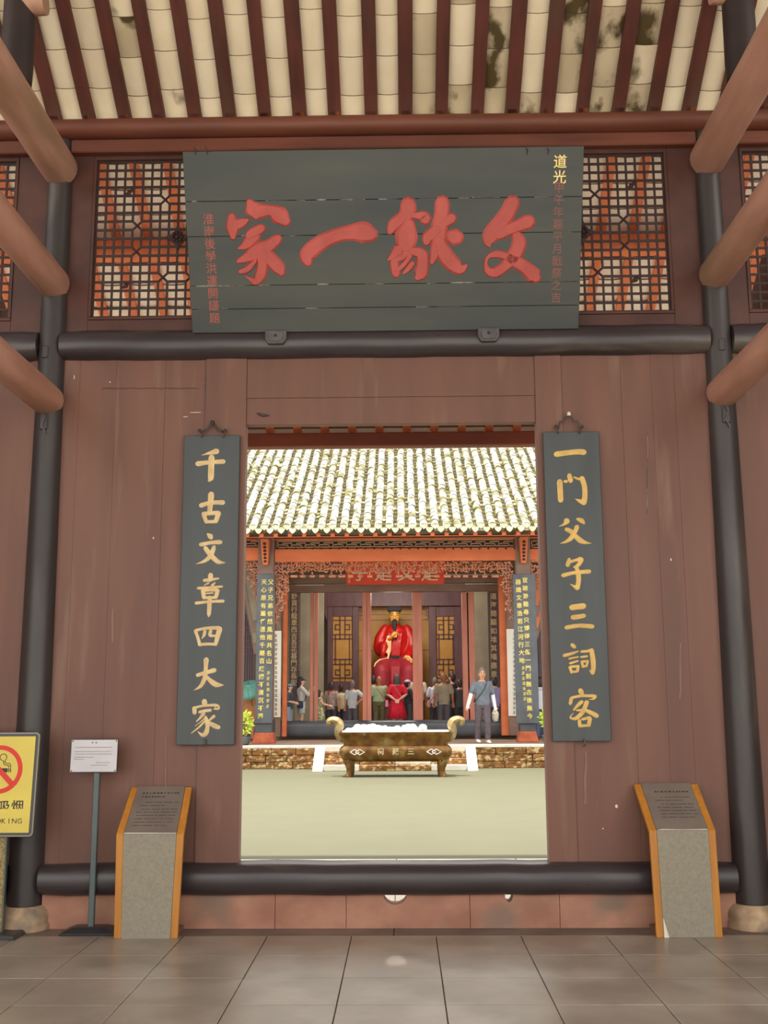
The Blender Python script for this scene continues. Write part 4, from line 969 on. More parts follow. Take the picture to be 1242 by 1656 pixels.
# rafters under the eave
for k in range(-24, 25):
    x = xt0+k*.36
    MB().hexa([(x-.05, YE+.09, hz(YE)-.2), (x+.05, YE+.09, hz(YE)-.2), (x+.05, YC+.6, hz(YC+.6)-.2), (x-.05, YC+.6, hz(YC+.6)-.2), (x-.05, YE+.09, hz(YE)-.1), (x+.05, YE+.09, hz(YE)-.1), (x+.05, YC+.6, hz(YC+.6)-.1), (x-.05, YC+.6, hz(YC+.6)-.1)]).build('eave_rafter', M['hall_orange'], hall)
yf = YC-.12
def fretband(u0, u1, v0, v1):
    p = hb(u0, u1, v0, v1, yf+.06, yf+.09, 'fret_panel', M['fret_back'], 0)
    a, b = at(u0, v1, yf), at(u1, v0, yf); w, h = b.x-a.x, b.z-a.z; n = max(1, round(w/.36)); uw = w/n; fm = MB(); th = .012
    def seg(x0, z0, x1, z1): fm.box(min(x0, x1)-th, max(x0, x1)+th, yf+.03, yf+.062, min(z0, z1)-th, max(z0, z1)+th)
    seg(a.x, a.z, b.x, a.z); seg(a.x, b.z, b.x, b.z)
    for i in range(n):
        x = a.x+uw*i; z = a.z
        seg(x, z, x, z+h); seg(x, z+h*.38, x+uw*.72, z+h*.38); seg(x+uw*.35, z+h*.38, x+uw*.35, z+h*.68); seg(x+uw*.35, z+h*.68, x+uw, z+h*.68); seg(x+uw*.72, z, x+uw*.72, z+h*.38)
    fm.build('fretwork', M['fret'], p)
fretband(449, 829, 872, 885); fretband(90, 420, 872, 885); fretband(860, 1190, 872, 885)
o = hb(444, 834, 885, 909, yf-.02, yf+.1, 'architrave', M['hall_orange'])
hb(90, 424, 885, 909, yf-.02, yf+.1, 'architrave', M['hall_orange']); hb(856, 1190, 885, 909, yf-.02, yf+.1, 'architrave', M['hall_orange'])
sc = MB(); 
for k in range(28):
    p_ = at(449+k*14.2, 887, yf-.03); sc.tube([p_, p_+Vector((0, .05, 0))], .028, 8)
sc.build('scallop_studs', M['fret_back'], o)
hb(90, 1190, 868, 874, yf+.02, yf+.12, 'eave_rail', M['hall_orange'])
def carving(name, inside, u0, u1, v0, v1, step, y, m, par=hall, seed=1, r=.022, back=None):
    """openwork carving: scrolls strung inside an outline given in measured points"""
    rnd = random.Random(seed); mb = MB(); v = v0
    while v < v1:
        u = u0
        while u < u1:
            if inside(u, v):
                c = at(u+rnd.uniform(-.8, .8), v+rnd.uniform(-.8, .8), y); R_ = step*.0092; a0 = rnd.uniform(0, 6.28); d = rnd.choice((-1, 1)); tot = rnd.uniform(3.4, 5.2)
                mb.tube([c+Vector((R_*(1.25-.13*k)*math.cos(a0+d*tot*k/6), rnd.uniform(-.015, .015), R_*(1.25-.13*k)*math.sin(a0+d*tot*k/6))) for k in range(7)], [r*(1.1-.07*k) for k in range(7)], 5)
            u += step
        v += step
    return mb.build(name, m, par, smooth=True)
# long carved frieze under the architrave
carving('carved_frieze', lambda u, v: True, 472, 808, 912, 926, 5.0, yf+.02, M['carve_dark'], seed=2)
cf = MB()
for k in range(22):
    u = 470+k*15.5; a, b = at(u, 934, yf+.02), at(u+random.choice((8, 11)), 930, yf+.02); cf.box(a.x, b.x, yf, yf+.05, a.z, b.z)
    if k % 3: a, b = at(u+3, 931, yf+.02), at(u+5, 925, yf+.02); cf.box(a.x, b.x, yf, yf+.05, a.z, b.z)
cf.build('carved_drops', M['carve_dark'], hall)
edge = [(905, 478), (918, 474), (930, 466), (945, 468), (955, 466), (960, 460), (975, 461), (985, 459), (990, 454), (1000, 454), (1010, 449)]
def ufrom(v, tab):
    for (v0, u0), (v1, u1) in zip(tab[:-1], tab[1:]):
        if v0 <= v <= v1: return u0+(u1-u0)*(v-v0)/(v1-v0)
    return tab[-1][1]
cxh = (428+849)/2
carving('carved_corner_bracket', lambda u, v: u < ufrom(v, edge)-1, 449, 480, 912, 1012, 5.2, yf, M['carve'], seed=4)
carving('carved_corner_bracket', lambda u, v: u > 2*cxh-ufrom(v, edge)+1, 795, 830, 912, 1012, 5.2, yf, M['carve'], seed=5)
edgeo = [(905, 392), (930, 400), (945, 406), (965, 411), (985, 416), (1002, 421)]
carving('carved_corner_bracket', lambda u, v: u > ufrom(v, edgeo)+1, 393, 423, 908, 1002, 5.2, yf, M['carve'], seed=6)
carving('carved_corner_bracket', lambda u, v: u < 2*cxh-ufrom(v, edgeo)-1, 857, 886, 908, 1002, 5.2, yf, M['carve'], seed=7)
# --- front columns on red stone blocks, with hanging couplets
def hcolumn(u0, u1, w):
    a, b = at(u0, 1100, YC), at(u1, 1100, YC); xc = (a.x+b.x)/2; hw = (b.x-a.x)/2
    t = thing('hall_column', f'front column of the far hall on a red stone block, {w} side', 'column', (xc, YC, ZP), 'front columns of the far hall')
    MB().box(xc-hw, xc+hw, YC-hw, YC+hw, ZP+.28, hz(YC)-.12).build('shaft', M['hall_brown'], t, bevel=.03)
    MB().box(xc-hw-.01, xc+hw+.01, YC-hw-.01, YC+hw+.01, ZP+.26, ZP+.62).build('foot_sleeve', M['hall_dark'], t, bevel=.02)
    MB().hexa([(xc-hw-.08, YC-hw-.08, ZP), (xc+hw+.08, YC-hw-.08, ZP), (xc+hw+.08, YC+hw+.08, ZP), (xc-hw-.08, YC+hw+.08, ZP), (xc-hw-.02, YC-hw-.02, ZP+.28), (xc+hw+.02, YC-hw-.02, ZP+.28), (xc+hw+.02, YC+hw+.02, ZP+.28), (xc-hw-.02, YC+hw+.02, ZP+.28)]).build('stone_block', mat('red_stone_block', srgb(196, 104, 64), .7, srgb(168, 80, 48), 5, bump=.2), t, bevel=.02)
    return xc, hw
xcl, hwl = hcolumn(416, 442, 'left'); xcr, hwr = hcolumn(838, 862, 'right')
for xc, s in ((xcl, -1), (xcr, 1)):       # carved slanting braces under the eave
    z1 = at(430, 873, yf-.2).z; z0 = at(430, 914, yf-.2).z
    MB().hexa([(xc-.07, yf-.2, z0), (xc+.07, yf-.2, z0), (xc+.07, yf-.12, z0), (xc-.07, yf-.12, z0), (xc-.11, yf-.45, z1), (xc+.11, yf-.45, z1), (xc+.11, yf-.1, z1), (xc-.11, yf-.1, z1)]).build('eave_brace', M['hall_orange'], hall, bevel=.02)
    sc = MB()
    for k in range(6): sc.ball((xc, yf-.22-.04*k, z0+.1+(z1-z0-.15)*k/6), (.045, .05, .035), 8, 5)
    sc.build('brace_carving', M['fret_back'], hall, smooth='all')
def vtext(mb, s, u0, v0, u1, v1, y, size, bold=.02):
    n = len(s)
    for i, ch in enumerate(s):
        t = i/(n-1); text_glyph(mb, ch, at(u0+(u1-u0)*t, v0+(v1-v0)*t, y), Vector((1, 0, 0)), Vector((0, 0, 1)), size, bold)
def small_marks(mb, u0, v0, u1, v1, n, y, h, seed=9):
    # writing too small to read: short brush marks
    rnd = random.Random(seed)
    for k in range(n):
        t = k/(n-1); p_ = at(u0+(u1-u0)*t, v0+(v1-v0)*t, y)
        for q in range(3): mb.box(p_.x-h*rnd.uniform(.7, 1.1), p_.x+h*rnd.uniform(.3, 1.1), p_.y-.001, p_.y+.002, p_.z-h*.9+q*h*.7, p_.z-h*.65+q*h*.7)
        mb.box(p_.x-h*.15, p_.x+h*.1, p_.y-.001, p_.y+.002, p_.z-h, p_.z+h*.9)
yb_ = YC-hwl-.06
for (u0, u1, lab, cols, sig) in ((412, 443, 'left', [('父子兄弟依然風雨共名山', 438, 941, 435, 1069, .15), ('天心原有屬任憑他千磨百煉揚不清沉不濁', 427, 941, 421, 1158, .148)], (434, 1088, 433, 1142)),
                         (833, 864, 'right', [('宦跡渺難尋只博得三傑一門前無古後無今', 849, 938, 857, 1158, .148), ('器識文章浩若江河行大地', 838, 941, 844, 1068, .15)], (846, 1080, 849, 1130))):
    a0, b0 = at(u0, 1170, yb_), at(u1, 928, yb_)
    xm = xcl if lab == 'left' else xcr; hwid = (b0.x-a0.x)/2
    t = thing('hall_couplet', f'slate couplet board with two rows of gold writing on the {lab} hall column', 'sign board', (xm, yb_, a0.z), 'couplets on the hall columns')
    MB().box(xm-hwid*.98, xm+hwid*.98, yb_, yb_+.05, a0.z, b0.z).build('board', M['hall_board'], t, bevel=.008)
    for (s, ua, va, ub, vb, sz) in cols:
        mb = MB(); du = (at((ua+ub)/2, 1000, yb_).x); vtext(mb, s, ua, va, ub, vb, yb_-.004, sz, .012)
        mb.build('gold_writing', M['hall_gold'], t)['kind'] = 'stuff'
    mb = MB(); small_marks(mb, sig[0], sig[1], sig[2], sig[3], 7, yb_-.004, .045); mb.build('small_signature', M['hall_gold'], t)['kind'] = 'stuff'
# --- rear line: posts, lintel, threshold
def post(u0, u1, v0=958, v1=1180, y=YT, m=None, name='post', d=.16):
    a, b = at(u0, v1, y), at(u1, v0, y); return MB().box(a.x, b.x, y-d/2, y+d/2, ZP+.1, b.z).build(name, m or M['hall_post'], hall, bevel=.012)
for (a, b) in ((501, 507.6), (508.4, 515), (586.5, 593), (593.8, 600), (668.5, 675), (675.8, 682), (750, 757), (757.8, 766)): post(a, b)
post(456, 466, 930, m=M['hall_orange'], y=YT-.5); post(811, 823, 930, m=M['hall_orange'], y=YT-.5)
post(445, 456, 930, m=M['hall_brown'], y=YT-.6); post(823, 833, 930, m=M['hall_brown'], y=YT-.6)
hb(440, 840, 931, 944, YT-.22, YT+.1, 'lintel', M['hall_brown']); hb(440, 840, 944.6, 958, YT-.16, YT+.1, 'lintel', M['hall_brown'])
hb(130, 441, 900, 958, YT-.1, YT+.1, 'lintel', M['hall_brown']); hb(839, 1150, 900, 958, YT-.1, YT+.1, 'lintel', M['hall_brown'])
hb(130, 1150, 860, 932, YT-.05, YT+.05, 'upper_panel', M['hall_brown'])
hb(476, 524, 940, 1180, 26.1, 26.2, 'plaster_panel', M['plaster']); hb(757, 800, 940, 1180, 26.1, 26.2, 'plaster_panel', M['plaster'])
hth = at(640, 1165, YT-.35); ta, tb = at(461, 1180, YT-.35).x, at(835, 1180, YT-.35).x
o = rounded_beam(ta, tb, ZP+.06, hth.z, YT-.35, YT+.1, .16, 'hall_threshold', M['hall_dark'], 'blue black rounded threshold beam along the far hall front')
for u0, u1, w in ((130, 412, 'left'), (866, 1150, 'right')):
    o = rounded_beam(at(u0, 1180, YT-.1).x, at(u1, 1180, YT-.1).x, ZP+.05, hth.z-.05, YT-.1, YT+.2, .14, 'hall_threshold', M['hall_dark'], f'dark threshold beam of the far hall beyond the {w} front column')
hb(440, 461, 1165, 1192, YT-.55, YT+.1, 'sill_block', M['hall_dark']); hb(835, 846, 1165, 1192, YT-.55, YT+.1, 'sill_block', M['hall_dark'])
# inner couplets on the wall line
for (u0, u1, s, uc0, uc1, w) in ((467.5, 486, '鈔貨行龍章西吉吾花暮門存長安', 476, 475, 'left'), (792, 806, '道海閱驅如堆其嘆盡意情', 798, 799, 'right')):
    y = 25.7; a, b = at(u0, 1135, y), at(u1, 950, y)
    t = thing('wall_couplet', f'narrow dark board with a row of dull gold writing behind the {w} front column', 'sign board', ((a.x+b.x)/2, y, a.z), 'narrow couplets inside the hall front')
    MB().box(a.x, b.x, y, y+.04, a.z, b.z).build('board', mat('dark_brown_board', srgb(74, 58, 62), .5), t, bevel=.006)
    mb = MB(); vtext(mb, s, uc0, 964, uc1, 1104, y-.004, .21, .006); mb.build('gold_writing', M['hall_gold2'], t)['kind'] = 'stuff'
    st_ = MB()
    for k in range(34):
        p_ = at((u1-2.5) if w == 'left' else (u0+2), 964+k*3.6, y-.006); st_.ball(p_, .014, 6, 4)
    st_.build('dotted_border', M['hall_gold2'], t)
# white boards beside the columns
for (u0, u1, v0, v1, w, uc) in ((443, 455, 1020, 1160, 'left', 446.5), (822.5, 834.5, 1017, 1158, 'right', 832)):
    y = YT-.72; a, b = at(u0, v1, y), at(u1, v0, y)
    t = thing('white_board', f'tall narrow white board with dark writing beside the {w} hall column', 'sign board', ((a.x+b.x)/2, y, a.z), 'white boards on the hall front')
    MB().box(a.x, b.x, y, y+.04, a.z, b.z).build('board', M['whiteboard'], t, bevel=.005)
    mb = MB(); small_marks(mb, uc, v0+8, uc, v1-6, 18, y-.004, .045, 4)
    mb.build('dark_writing', M['ink'], t)['kind'] = 'stuff'
# red plaque, tilted, partly behind the carved frieze
yq = YT-.75
a, b = at(560, 945, yq), at(717, 906, yq-.25)
t = thing('red_plaque', 'red plaque with four silver characters hung under the far eave', 'plaque', ((a.x+b.x)/2, yq, a.z))
def rq(u, v, d=0):
    f = (945-v)/(945-906); return at(u, v, yq-.25*f) + Vector((0, -d, 0))
MB().hexa([rq(560, 946), rq(718, 944), rq(718, 944, -.06), rq(560, 946, -.06), rq(558, 907), rq(720, 905), rq(720, 905, -.06), rq(558, 907, -.06)]).build('board', M['red_plaque'], t, bevel=.01)
for i, ch in enumerate('子是父是'):
    mb = MB(); text_glyph(mb, ch, rq(582+i*37.5, 926, .012), Vector((1, 0, 0)), Vector((0, -.18, 1)).normalized(), .5, .006); mb.build('character', M['silver'], t)
mb = MB(); small_marks(mb, 564, 916, 565, 940, 5, yq-.2, .04); mb.build('small_signature', M['hall_gold'], t)['kind'] = 'stuff'
# --- inner shrine screen
YS = 28.0
hb(180, 1100, 820, 1206, 29.6, 29.8, 'rear_wall', M['plaster'])
for u0, u1 in ((505, 522), (755, 775)): pass
inner_floor = MB().box(-6.5, 6.2, YT+.15, 29.6, ZP-.02, ZP+.15).build('inner_floor', M['plat'], hall)
shrine = thing('shrine_screen', 'purple brown shrine screen with amber lattice panels behind the statue', 'screen', (-.2, YS, ZP+.15))
def sb(u0, u1, v0, v1, y0, y1, name, m, bev=.01): 
    a = at(u0, v1, y0); b = at(u1, v0, y0)
    return MB().box(a.x, b.x, y0, y1, max(a.z, ZP+.15) if v1 > 1150 else a.z, b.z).build(name, m, shrine, bevel=bev)
sb(519, 756, 955, 981, YS-.1, YS+.1, 'top_board', M['purple'])
for (u0, u1) in ((529, 538.5), (570, 580), (695.5, 705), (737, 747)): sb(u0, u1, 981, 1175, YS-.06, YS+.1, 'stile', M['purple'])
for (u0, u1) in ((538.5, 570), (705, 737)):
    sb(u0, u1, 981, 997, YS-.04, YS+.08, 'rail', M['purple']); sb(u0, u1, 1102, 1175, YS-.04, YS+.08, 'lower_panel', M['purple'])
    sb(u0, u1, 997, 1102, YS+.03, YS+.06, 'amber_panel', M['amber'], 0)
    y = YS-.01; fm = MB()
    def seg(ua, va, ub, vb):
        p, q = at(ua, va, y), at(ub, vb, y); fm.box(min(p.x, q.x)-.012, max(p.x, q.x)+.012, y-.012, y+.035, min(p.z, q.z)-.012, max(p.z, q.z)+.012)
    m_ = (u0+u1)/2; w = u1-u0
    for v in (1003, 1026, 1033, 1066, 1074, 1096): seg(u0, v, u1, v)
    for f in (-.13, .13): seg(m_+w*f, 997, m_+w*f, 1034); seg(m_+w*f, 1066, m_+w*f, 1102)
    for f in (-.36, .36): seg(m_+w*f, 1026, m_+w*f, 1074)
    for vv in (1010, 1083):
        for sgn in (-1, 1):
            seg(m_+sgn*w*.13, vv, m_+sgn*w*.36, vv); seg(m_+sgn*w*.13, vv+8, m_+sgn*w*.36, vv+8); seg(m_+sgn*w*.36, vv, m_+sgn*w*.36, vv+8)
    fm.build('lattice', M['purple'], shrine)
for (u0, u1) in ((580, 588), (687, 695.5)):
    y = YS-.01; fm = MB(); s = 1 if u0 < 600 else -1; ue = u0 if s > 0 else u1
    for (du, v0, v1) in ((6, 981, 996), (3, 985, 1000)):
        p, q = at(ue+s*du, v1, y), at(ue+s*du, v0, y); fm.box(p.x-.012, p.x+.012, y-.012, y+.03, p.z, q.z)
    for v in (984, 990, 996, 1001):
        p, q = at(ue, v, y), at(ue+s*8, v, y); fm.box(min(p.x, q.x), max(p.x, q.x), y-.012, y+.03, p.z-.012, p.z+.012)
    fm.build('corner_fret', M['purple'], shrine)
sb(576, 700, 970, 1175, YS+.9, YS+.95, 'niche_back', M['amber'], 0)
fm = MB()
for v in (986, 994, 1003, 1052):
    p, q = at(578, v, YS+.88), at(698, v, YS+.88); fm.box(p.x, q.x, YS+.88, YS+.9, p.z-.009, p.z+.009)
fm.build('niche_lines', M['purple'], shrine)
for u0, u1 in ((516, 529), (747, 760)):
    a = at(u0, 1100, YS-.3); b = at(u1, 960, YS-.3)
    s = 1 if u0 < 600 else -1
    MB().prism([(0, 0), (.0, .5), (.12, .9), (.30, 1.0), (.30, .0)] if False else [(a.x if s > 0 else b.x, b.z), (b.x if s > 0 else a.x, b.z), (b.x if s > 0 else a.x, b.z-.9), ((a.x+b.x)/2, b.z-.55)], lambda p, q, d: (p, YS-.3+d, q), 0, .3).build('cusped_bracket', M['purple'], shrine)
# side bays: slanting gallery eaves and lattice doors seen past the columns
for s, w, us in ((-1, 'left', ((394, 960), (412, 1060))), (1, 'right', ((888, 960), (868, 1040)))):
    (ua, va), (ub, vb) = us; y = 21.6
    p, q = at(ua, va-60, y), at(ub, vb-60, y)
    t = thing('gallery_eave', f'slanting boards of the side gallery eave beyond the {w} hall column', 'eave', (p.x, y, p.z-1.5))
    for k in range(4):
        o = Vector((0, .12*k, .22-.30*k))
        a, b = at(ua-s*0, va-70, y)+o, at(ub, vb-70, y)+o
        d = (b-a); a = a-d*.6; b = b+d*.25
        MB().tube([a, b], [(.14, .03)]*2, 4, up=(0, 0, 1)).build('slanting_board', M['hall_brown'] if k % 2 else (M['plaster'] if s < 0 else M['hall_orange']), t)
    y = YT+.6; a, b = at(370 if s < 0 else 866, 1170, y), at(412 if s < 0 else 905, 960, y)
    dr = thing('lattice_door', f'dark lattice door deep in the {w} side bay of the hall', 'door', ((a.x+b.x)/2, y, ZP))
    MB().box(a.x, b.x, y, y+.06, ZP, b.z).build('door_panel', mat('slate_door', srgb(88, 88, 98), .6), dr, bevel=.01)
    fm = MB(); n = 10
    for k in range(n+1):
        x = a.x+(b.x-a.x)*k/n; fm.box(x-.014, x+.014, y-.03, y, a.z+.6, b.z-.6)
    for k in range(14):
        z = a.z+.6+(b.z-a.z-1.2)*k/13; fm.box(a.x, b.x, y-.028, y, z-.012, z+.012)
    fm.build('door_lattice', M['purple'], dr)
# gable ends of the hall and the courtyard's side walls with tiled coping
for s, w in ((-1, 'left'), (1, 'right')):
    x = 9.1*s
    g = MB().prism([(YC+.3, ZP), (31, ZP), (31, hz(YRDG)-SL*5), (YRDG, hz(YRDG)-.1), (YC+.3, hz(YC+.3)-.1)], lambda a, b, d: (x+d*s, a, b), 0, .15).build('gable_wall', M['plaster'], hall)
    cw = MB().box(min(x+s*1.9, x+s*2.1), max(x+s*1.9, x+s*2.1), 3.5, 18.2, 0, 3.0).build('wall_courtyard_'+w, M['plaster']); cw['kind'] = 'structure'
    MB().prism([(-.3, 3.0), (.3, 3.0), (0, 3.3)], lambda a, b, d: (x+s*2+a, d, b), 3.4, 18.3).build('tile_coping', M['roof_pan'], cw)
# potted shrubs at the platform edge, half hidden by the jambs
def shrub(u, v, w):
    c = at(u, v, YP+.45); t = thing('potted_shrub', f'bright yellow green shrub at the {w} edge of the doorway view', 'plant', (c.x, c.y, ZP), 'shrubs beside the doorway view')
    MB().lathe([(.16, ZP), (.2, ZP+.05), (.22, ZP+.16), (.25, ZP+.2), (.24, ZP+.22), (.2, ZP+.2)], (c.x, c.y, 0), 16).build('pot', M['hall_dark'], t, smooth=True)
    rnd = random.Random(5); stm = MB()
    for k in range(7):
        a = 2*PI*k/7; stm.tube([(c.x, c.y, ZP+.18), (c.x+.08*math.cos(a), c.y+.08*math.sin(a), ZP+.4), (c.x+.17*math.cos(a), c.y+.17*math.sin(a), c.z+.05)], [.015, .01, .006], 5)
    stm.build('stems', mat('green_stem', srgb(96, 110, 50), .7), t)
    lf = MB()
    for k in range(300):
        d = Vector((rnd.gauss(0, 1), rnd.gauss(0, 1), rnd.gauss(0, 1))).normalized(); p = c+Vector((d.x*.27, d.y*.25, d.z*.30))*rnd.uniform(.5, 1)+Vector((0, 0, .05))
        e = (d+Vector((rnd.uniform(-.6, .6), rnd.uniform(-.6, .6), rnd.uniform(-.2, .8)))).normalized(); sd = e.orthogonal().normalized(); l = rnd.uniform(.07, .12)
        nn = e.cross(sd)*.015
        lf.add([p, p+e*l*.5+sd*l*.27+nn, p+e*l, p+e*l*.5-sd*l*.27+nn, p+e*l*.5-nn], [(0, 1, 4), (1, 2, 4), (2, 3, 4), (3, 0, 4)])
    f_ = lf.build('leaves', mat('yellow_green_leaf', srgb(226, 236, 116), .5, srgb(190, 214, 70), 12), t); f_['kind'] = 'stuff'
shrub(391, 1172, 'left'); shrub(891, 1168, 'right')

# ================================================================== STATUE
REMESH = []          # (object, voxel, smooth iterations) fused into one continuous skin at the end
def soft(o, voxel, it=3): REMESH.append((o, voxel, it)); return o
YST = 27.0
def S(cx, cy, dy=0): return at(580+cx*120/903, 960+cy*120/903, YST+dy)
bz = ZP+.15
st = thing('seated_statue', 'seated bearded scholar statue in red robes and black hat', 'statue', (S(445, 900).x, YST, bz))
M['robe'] = mat('red_lacquer_robe', srgb(188, 20, 14), .45, srgb(170, 14, 12), 3, (1, 1, .5), .05); M['robe_low'] = mat('crimson_robe', srgb(158, 36, 46), .65, srgb(134, 26, 42), 4, (3, 1, .3), .2)
M['gilt_skin'] = mat('gilded_skin', srgb(214, 160, 76), .4, srgb(200, 146, 66), 5); M['cream'] = mat('cream_lining', srgb(226, 190, 142), .5)
M['jet'] = mat('black_hair_paint', srgb(52, 48, 52), .75, spec=.2)
ped = MB().box(S(150, 0).x, S(740, 0).x, YST-.9, YST+.7, bz, S(445, 1120).z-.4).build('pedestal', M['purple'], st, bevel=.03)
r = MB()
r.tube([S(445, 870, .1), S(445, 790, .05), S(445, 660, 0), S(447, 520, 0), S(448, 440, 0), S(440, 392, 0), S(440, 360, -.02)], [(.44, .34), (.40, .3), (.43, .32), (.44, .3), (.38, .25), (.2, .19), (.13, .14)], 20, up=(1, 0, 0))
r.tube([S(320, 430, .02), S(265, 540, .02), S(250, 660, -.02), S(262, 700, -.12)], [.15, .19, .20, .17], 14, round_ends=True)
r.tube([S(255, 700, -.08), S(310, 640, -.30), S(375, 555, -.42)], [.17, .16, .10], 14, round_ends=True)
r.tube([S(310, 620, -.3), S(300, 720, -.32), S(285, 790, -.34)], [(.12, .16), (.13, .2), (.06, .12)], 12, up=(1, 0, 0), round_ends=True)
r.tube([S(585, 430, .02), S(635, 540, .02), S(648, 660, -.04), S(630, 720, -.2)], [.15, .19, .20, .17], 14, round_ends=True)
r.tube([S(640, 700, -.1), S(615, 755, -.34), S(590, 785, -.46)], [.18, .16, .12], 14, round_ends=True)
for k in range(5):   # folds
    r.tube([S(360+42*k, 470, -.29), S(380+32*k, 620, -.31), S(400+24*k, 770, -.29)], .03, 6)
soft(r.build('robe', M['robe'], st, smooth='all'), .03, 4)
lo = MB()
lo.tube([S(360, 860, .0), S(300, 900, -.45), S(275, 960, -.85)], [.34, .33, .28], 16, round_ends=True); lo.tube([S(530, 860, .0), S(590, 900, -.45), S(618, 960, -.85)], [.34, .33, .28], 16, round_ends=True)
lo.tube([S(275, 950, -.85), S(285, 1080, -.9), S(290, 1230, -.9)], [.28, .27, .3], 16, round_ends=True); lo.tube([S(618, 950, -.85), S(605, 1080, -.9), S(600, 1230, -.9)], [.28, .27, .3], 16, round_ends=True)
lo.tube([S(445, 850, 0), S(445, 960, -.55), S(445, 1220, -.75)], [(.42, .3), (.42, .3), (.42, .24)], 16, up=(1, 0, 0), round_ends=True)
for k in range(9): lo.tube([S(300+36*k, 900, -.62-.1*abs(k-4)/4), S(296+37*k, 1060, -1.0+.12*(k % 2)), S(292+38*k, 1230, -1.05+.12*(k % 2))], .045, 6)
soft(lo.build('lower_robe', M['robe_low'], st, smooth='all'), .035, 4)
h = MB()
h.tube([S(438, 392, -.03), S(438, 355, -.05), S(438, 330, -.08), S(438, 290, -.08), S(438, 250, -.07), S(438, 215, -.05), S(438, 190, -.03)], [(.11, .11), (.12, .14), (.15, .17), (.175, .2), (.18, .2), (.17, .19), (.1, .12)], 18, up=(1, 0, 0))
h.tube([S(438, 262, -.27), S(438, 285, -.30), S(438, 302, -.30)], [.02, .03, .038], 8, round_ends=True)
for s in (-1, 1): h.ball(S(438+s*68, 275, -.05), (.03, .05, .08), 8, 6); h.tube([S(438+s*12, 248, -.26), S(438+s*40, 244, -.25), S(438+s*54, 252, -.2)], .018, 6)
soft(h.build('head', M['gilt_skin'], st, smooth='all'), .018, 3)
f = MB()
for s in (-1, 1):
    f.ball(S(438+s*30, 262, -.262), (.035, .014, .011), 8, 5)
    f.tube([S(438+s*14, 243, -.285), S(438+s*36, 238, -.272), S(438+s*56, 246, -.225)], .009, 6)
    f.tube([S(438, 308, -.305), S(438+s*16, 318, -.29), S(438+s*34, 345, -.25)], [.016, .012, .004], 6)
f.build('brows_and_moustache', M['jet'], st, smooth='all')
bd = MB(); bd.tube([S(438, 335, -.24), S(436, 365, -.26), S(437, 410, -.28), S(438, 450, -.30)], [(.10, .05), (.085, .055), (.075, .05), (.035, .03)], 12, up=(1, 0, 0), round_ends=True)
for s in (-1, 1): bd.tube([S(438+s*64, 290, -.08), S(438+s*56, 350, -.14), S(438+s*46, 400, -.2)], [.018, .014, .006], 6)
soft(bd.build('beard', M['jet'], st, smooth='all'), .014, 2)
ht = MB()
def ring(cy, hw, hd, dy): c = S(436, cy, dy); return [c+Vector((a*hw, b*hd, 0)) for a, b in ((-1, -1), (1, -1), (1, 1), (-1, 1))]
for lo_, hi_ in (((228, .19, .205, -.06), (160, .205, .215, -.05)), ((216, .22, .24, -.05), (174, .23, .245, -.04))):
    ht.hexa(ring(*lo_)+ring(*hi_))
ht.build('scholar_hat', M['jet'], st, bevel=.02)
hs = MB(); hc = S(425, 510, -.5)
hs.tube([S(385, 545, -.44), S(420, 515, -.5), S(450, 490, -.5)], [(.06, .085), (.05, .105), (.045, .09)], 12, round_ends=True)
for k in range(4): hs.tube([S(440-k*1, 478+k*17, -.52), S(468-k*2, 470+k*18, -.52), S(474-k*5, 482+k*18, -.46)], [.027, .025, .02], 8, round_ends=True)
hs.tube([S(405, 500, -.54), S(425, 475, -.56), S(440, 462, -.52)], [.028, .026, .02], 8, round_ends=True)
soft(hs.build('raised_hand', M['gilt_skin'], st, smooth='all'), .014, 2)
h2 = MB(); h2.tube([S(590, 785, -.5), S(615, 800, -.62), S(632, 815, -.7)], [(.07, .09), (.05, .1), (.04, .09)], 12, round_ends=True)
for k in range(4): h2.tube([S(618+k*9, 806-k*2, -.70+.03*k), S(632+k*9, 822-k*3, -.82+.03*k), S(640+k*9, 845-k*3, -.84+.03*k)], [.027, .024, .018], 8, round_ends=True)
h2.tube([S(596, 800, -.62), S(590, 825, -.7)], [.028, .022], 8, round_ends=True)
soft(h2.build('resting_hand', M['gilt_skin'], st, smooth='all'), .014, 2)
cf = MB()
cf.tube([S(365, 515, -.46), S(352, 580, -.48), S(370, 650, -.42), S(350, 715, -.46), S(372, 760, -.4)], [(.05, .02), (.075, .025), (.04, .03), (.06, .025), (.03, .02)], 8, up=(1, 0, 0), round_ends=True)
cf.tube([S(385, 560, -.45), S(378, 690, -.42), S(355, 790, -.5), S(250, 808, -.7), S(205, 850, -.86), S(188, 890, -.9)], [.045, .05, .04, .03, .035, .02], 8, round_ends=True)
soft(cf.build('cream_cuff', M['cream'], st, smooth='all'), .016, 2)
cf = MB(); cf.tube([S(552, 790, -.5), S(575, 765, -.56), S(610, 768, -.6), S(655, 810, -.7), S(684, 880, -.85)], [.035, .045, .04, .025, .015], 8, round_ends=True)
soft(cf.build('cream_cuff', M['cream'], st, smooth='all'), .016, 2)
N = 28; c = S(445, 780, .05)
bl = MB(); bl.tube([c+Vector((.455*math.cos(2*PI*k/N), .375*math.sin(2*PI*k/N), 0)) for k in range(N+1)], [(.05, .02)]*(N+1), 6, up=(0, 0, 1)); bl.box(c.x-.07, c.x+.07, c.y-.40, c.y-.36, c.z-.06, c.z+.06)
bl.build('belt', M['jet'], st)

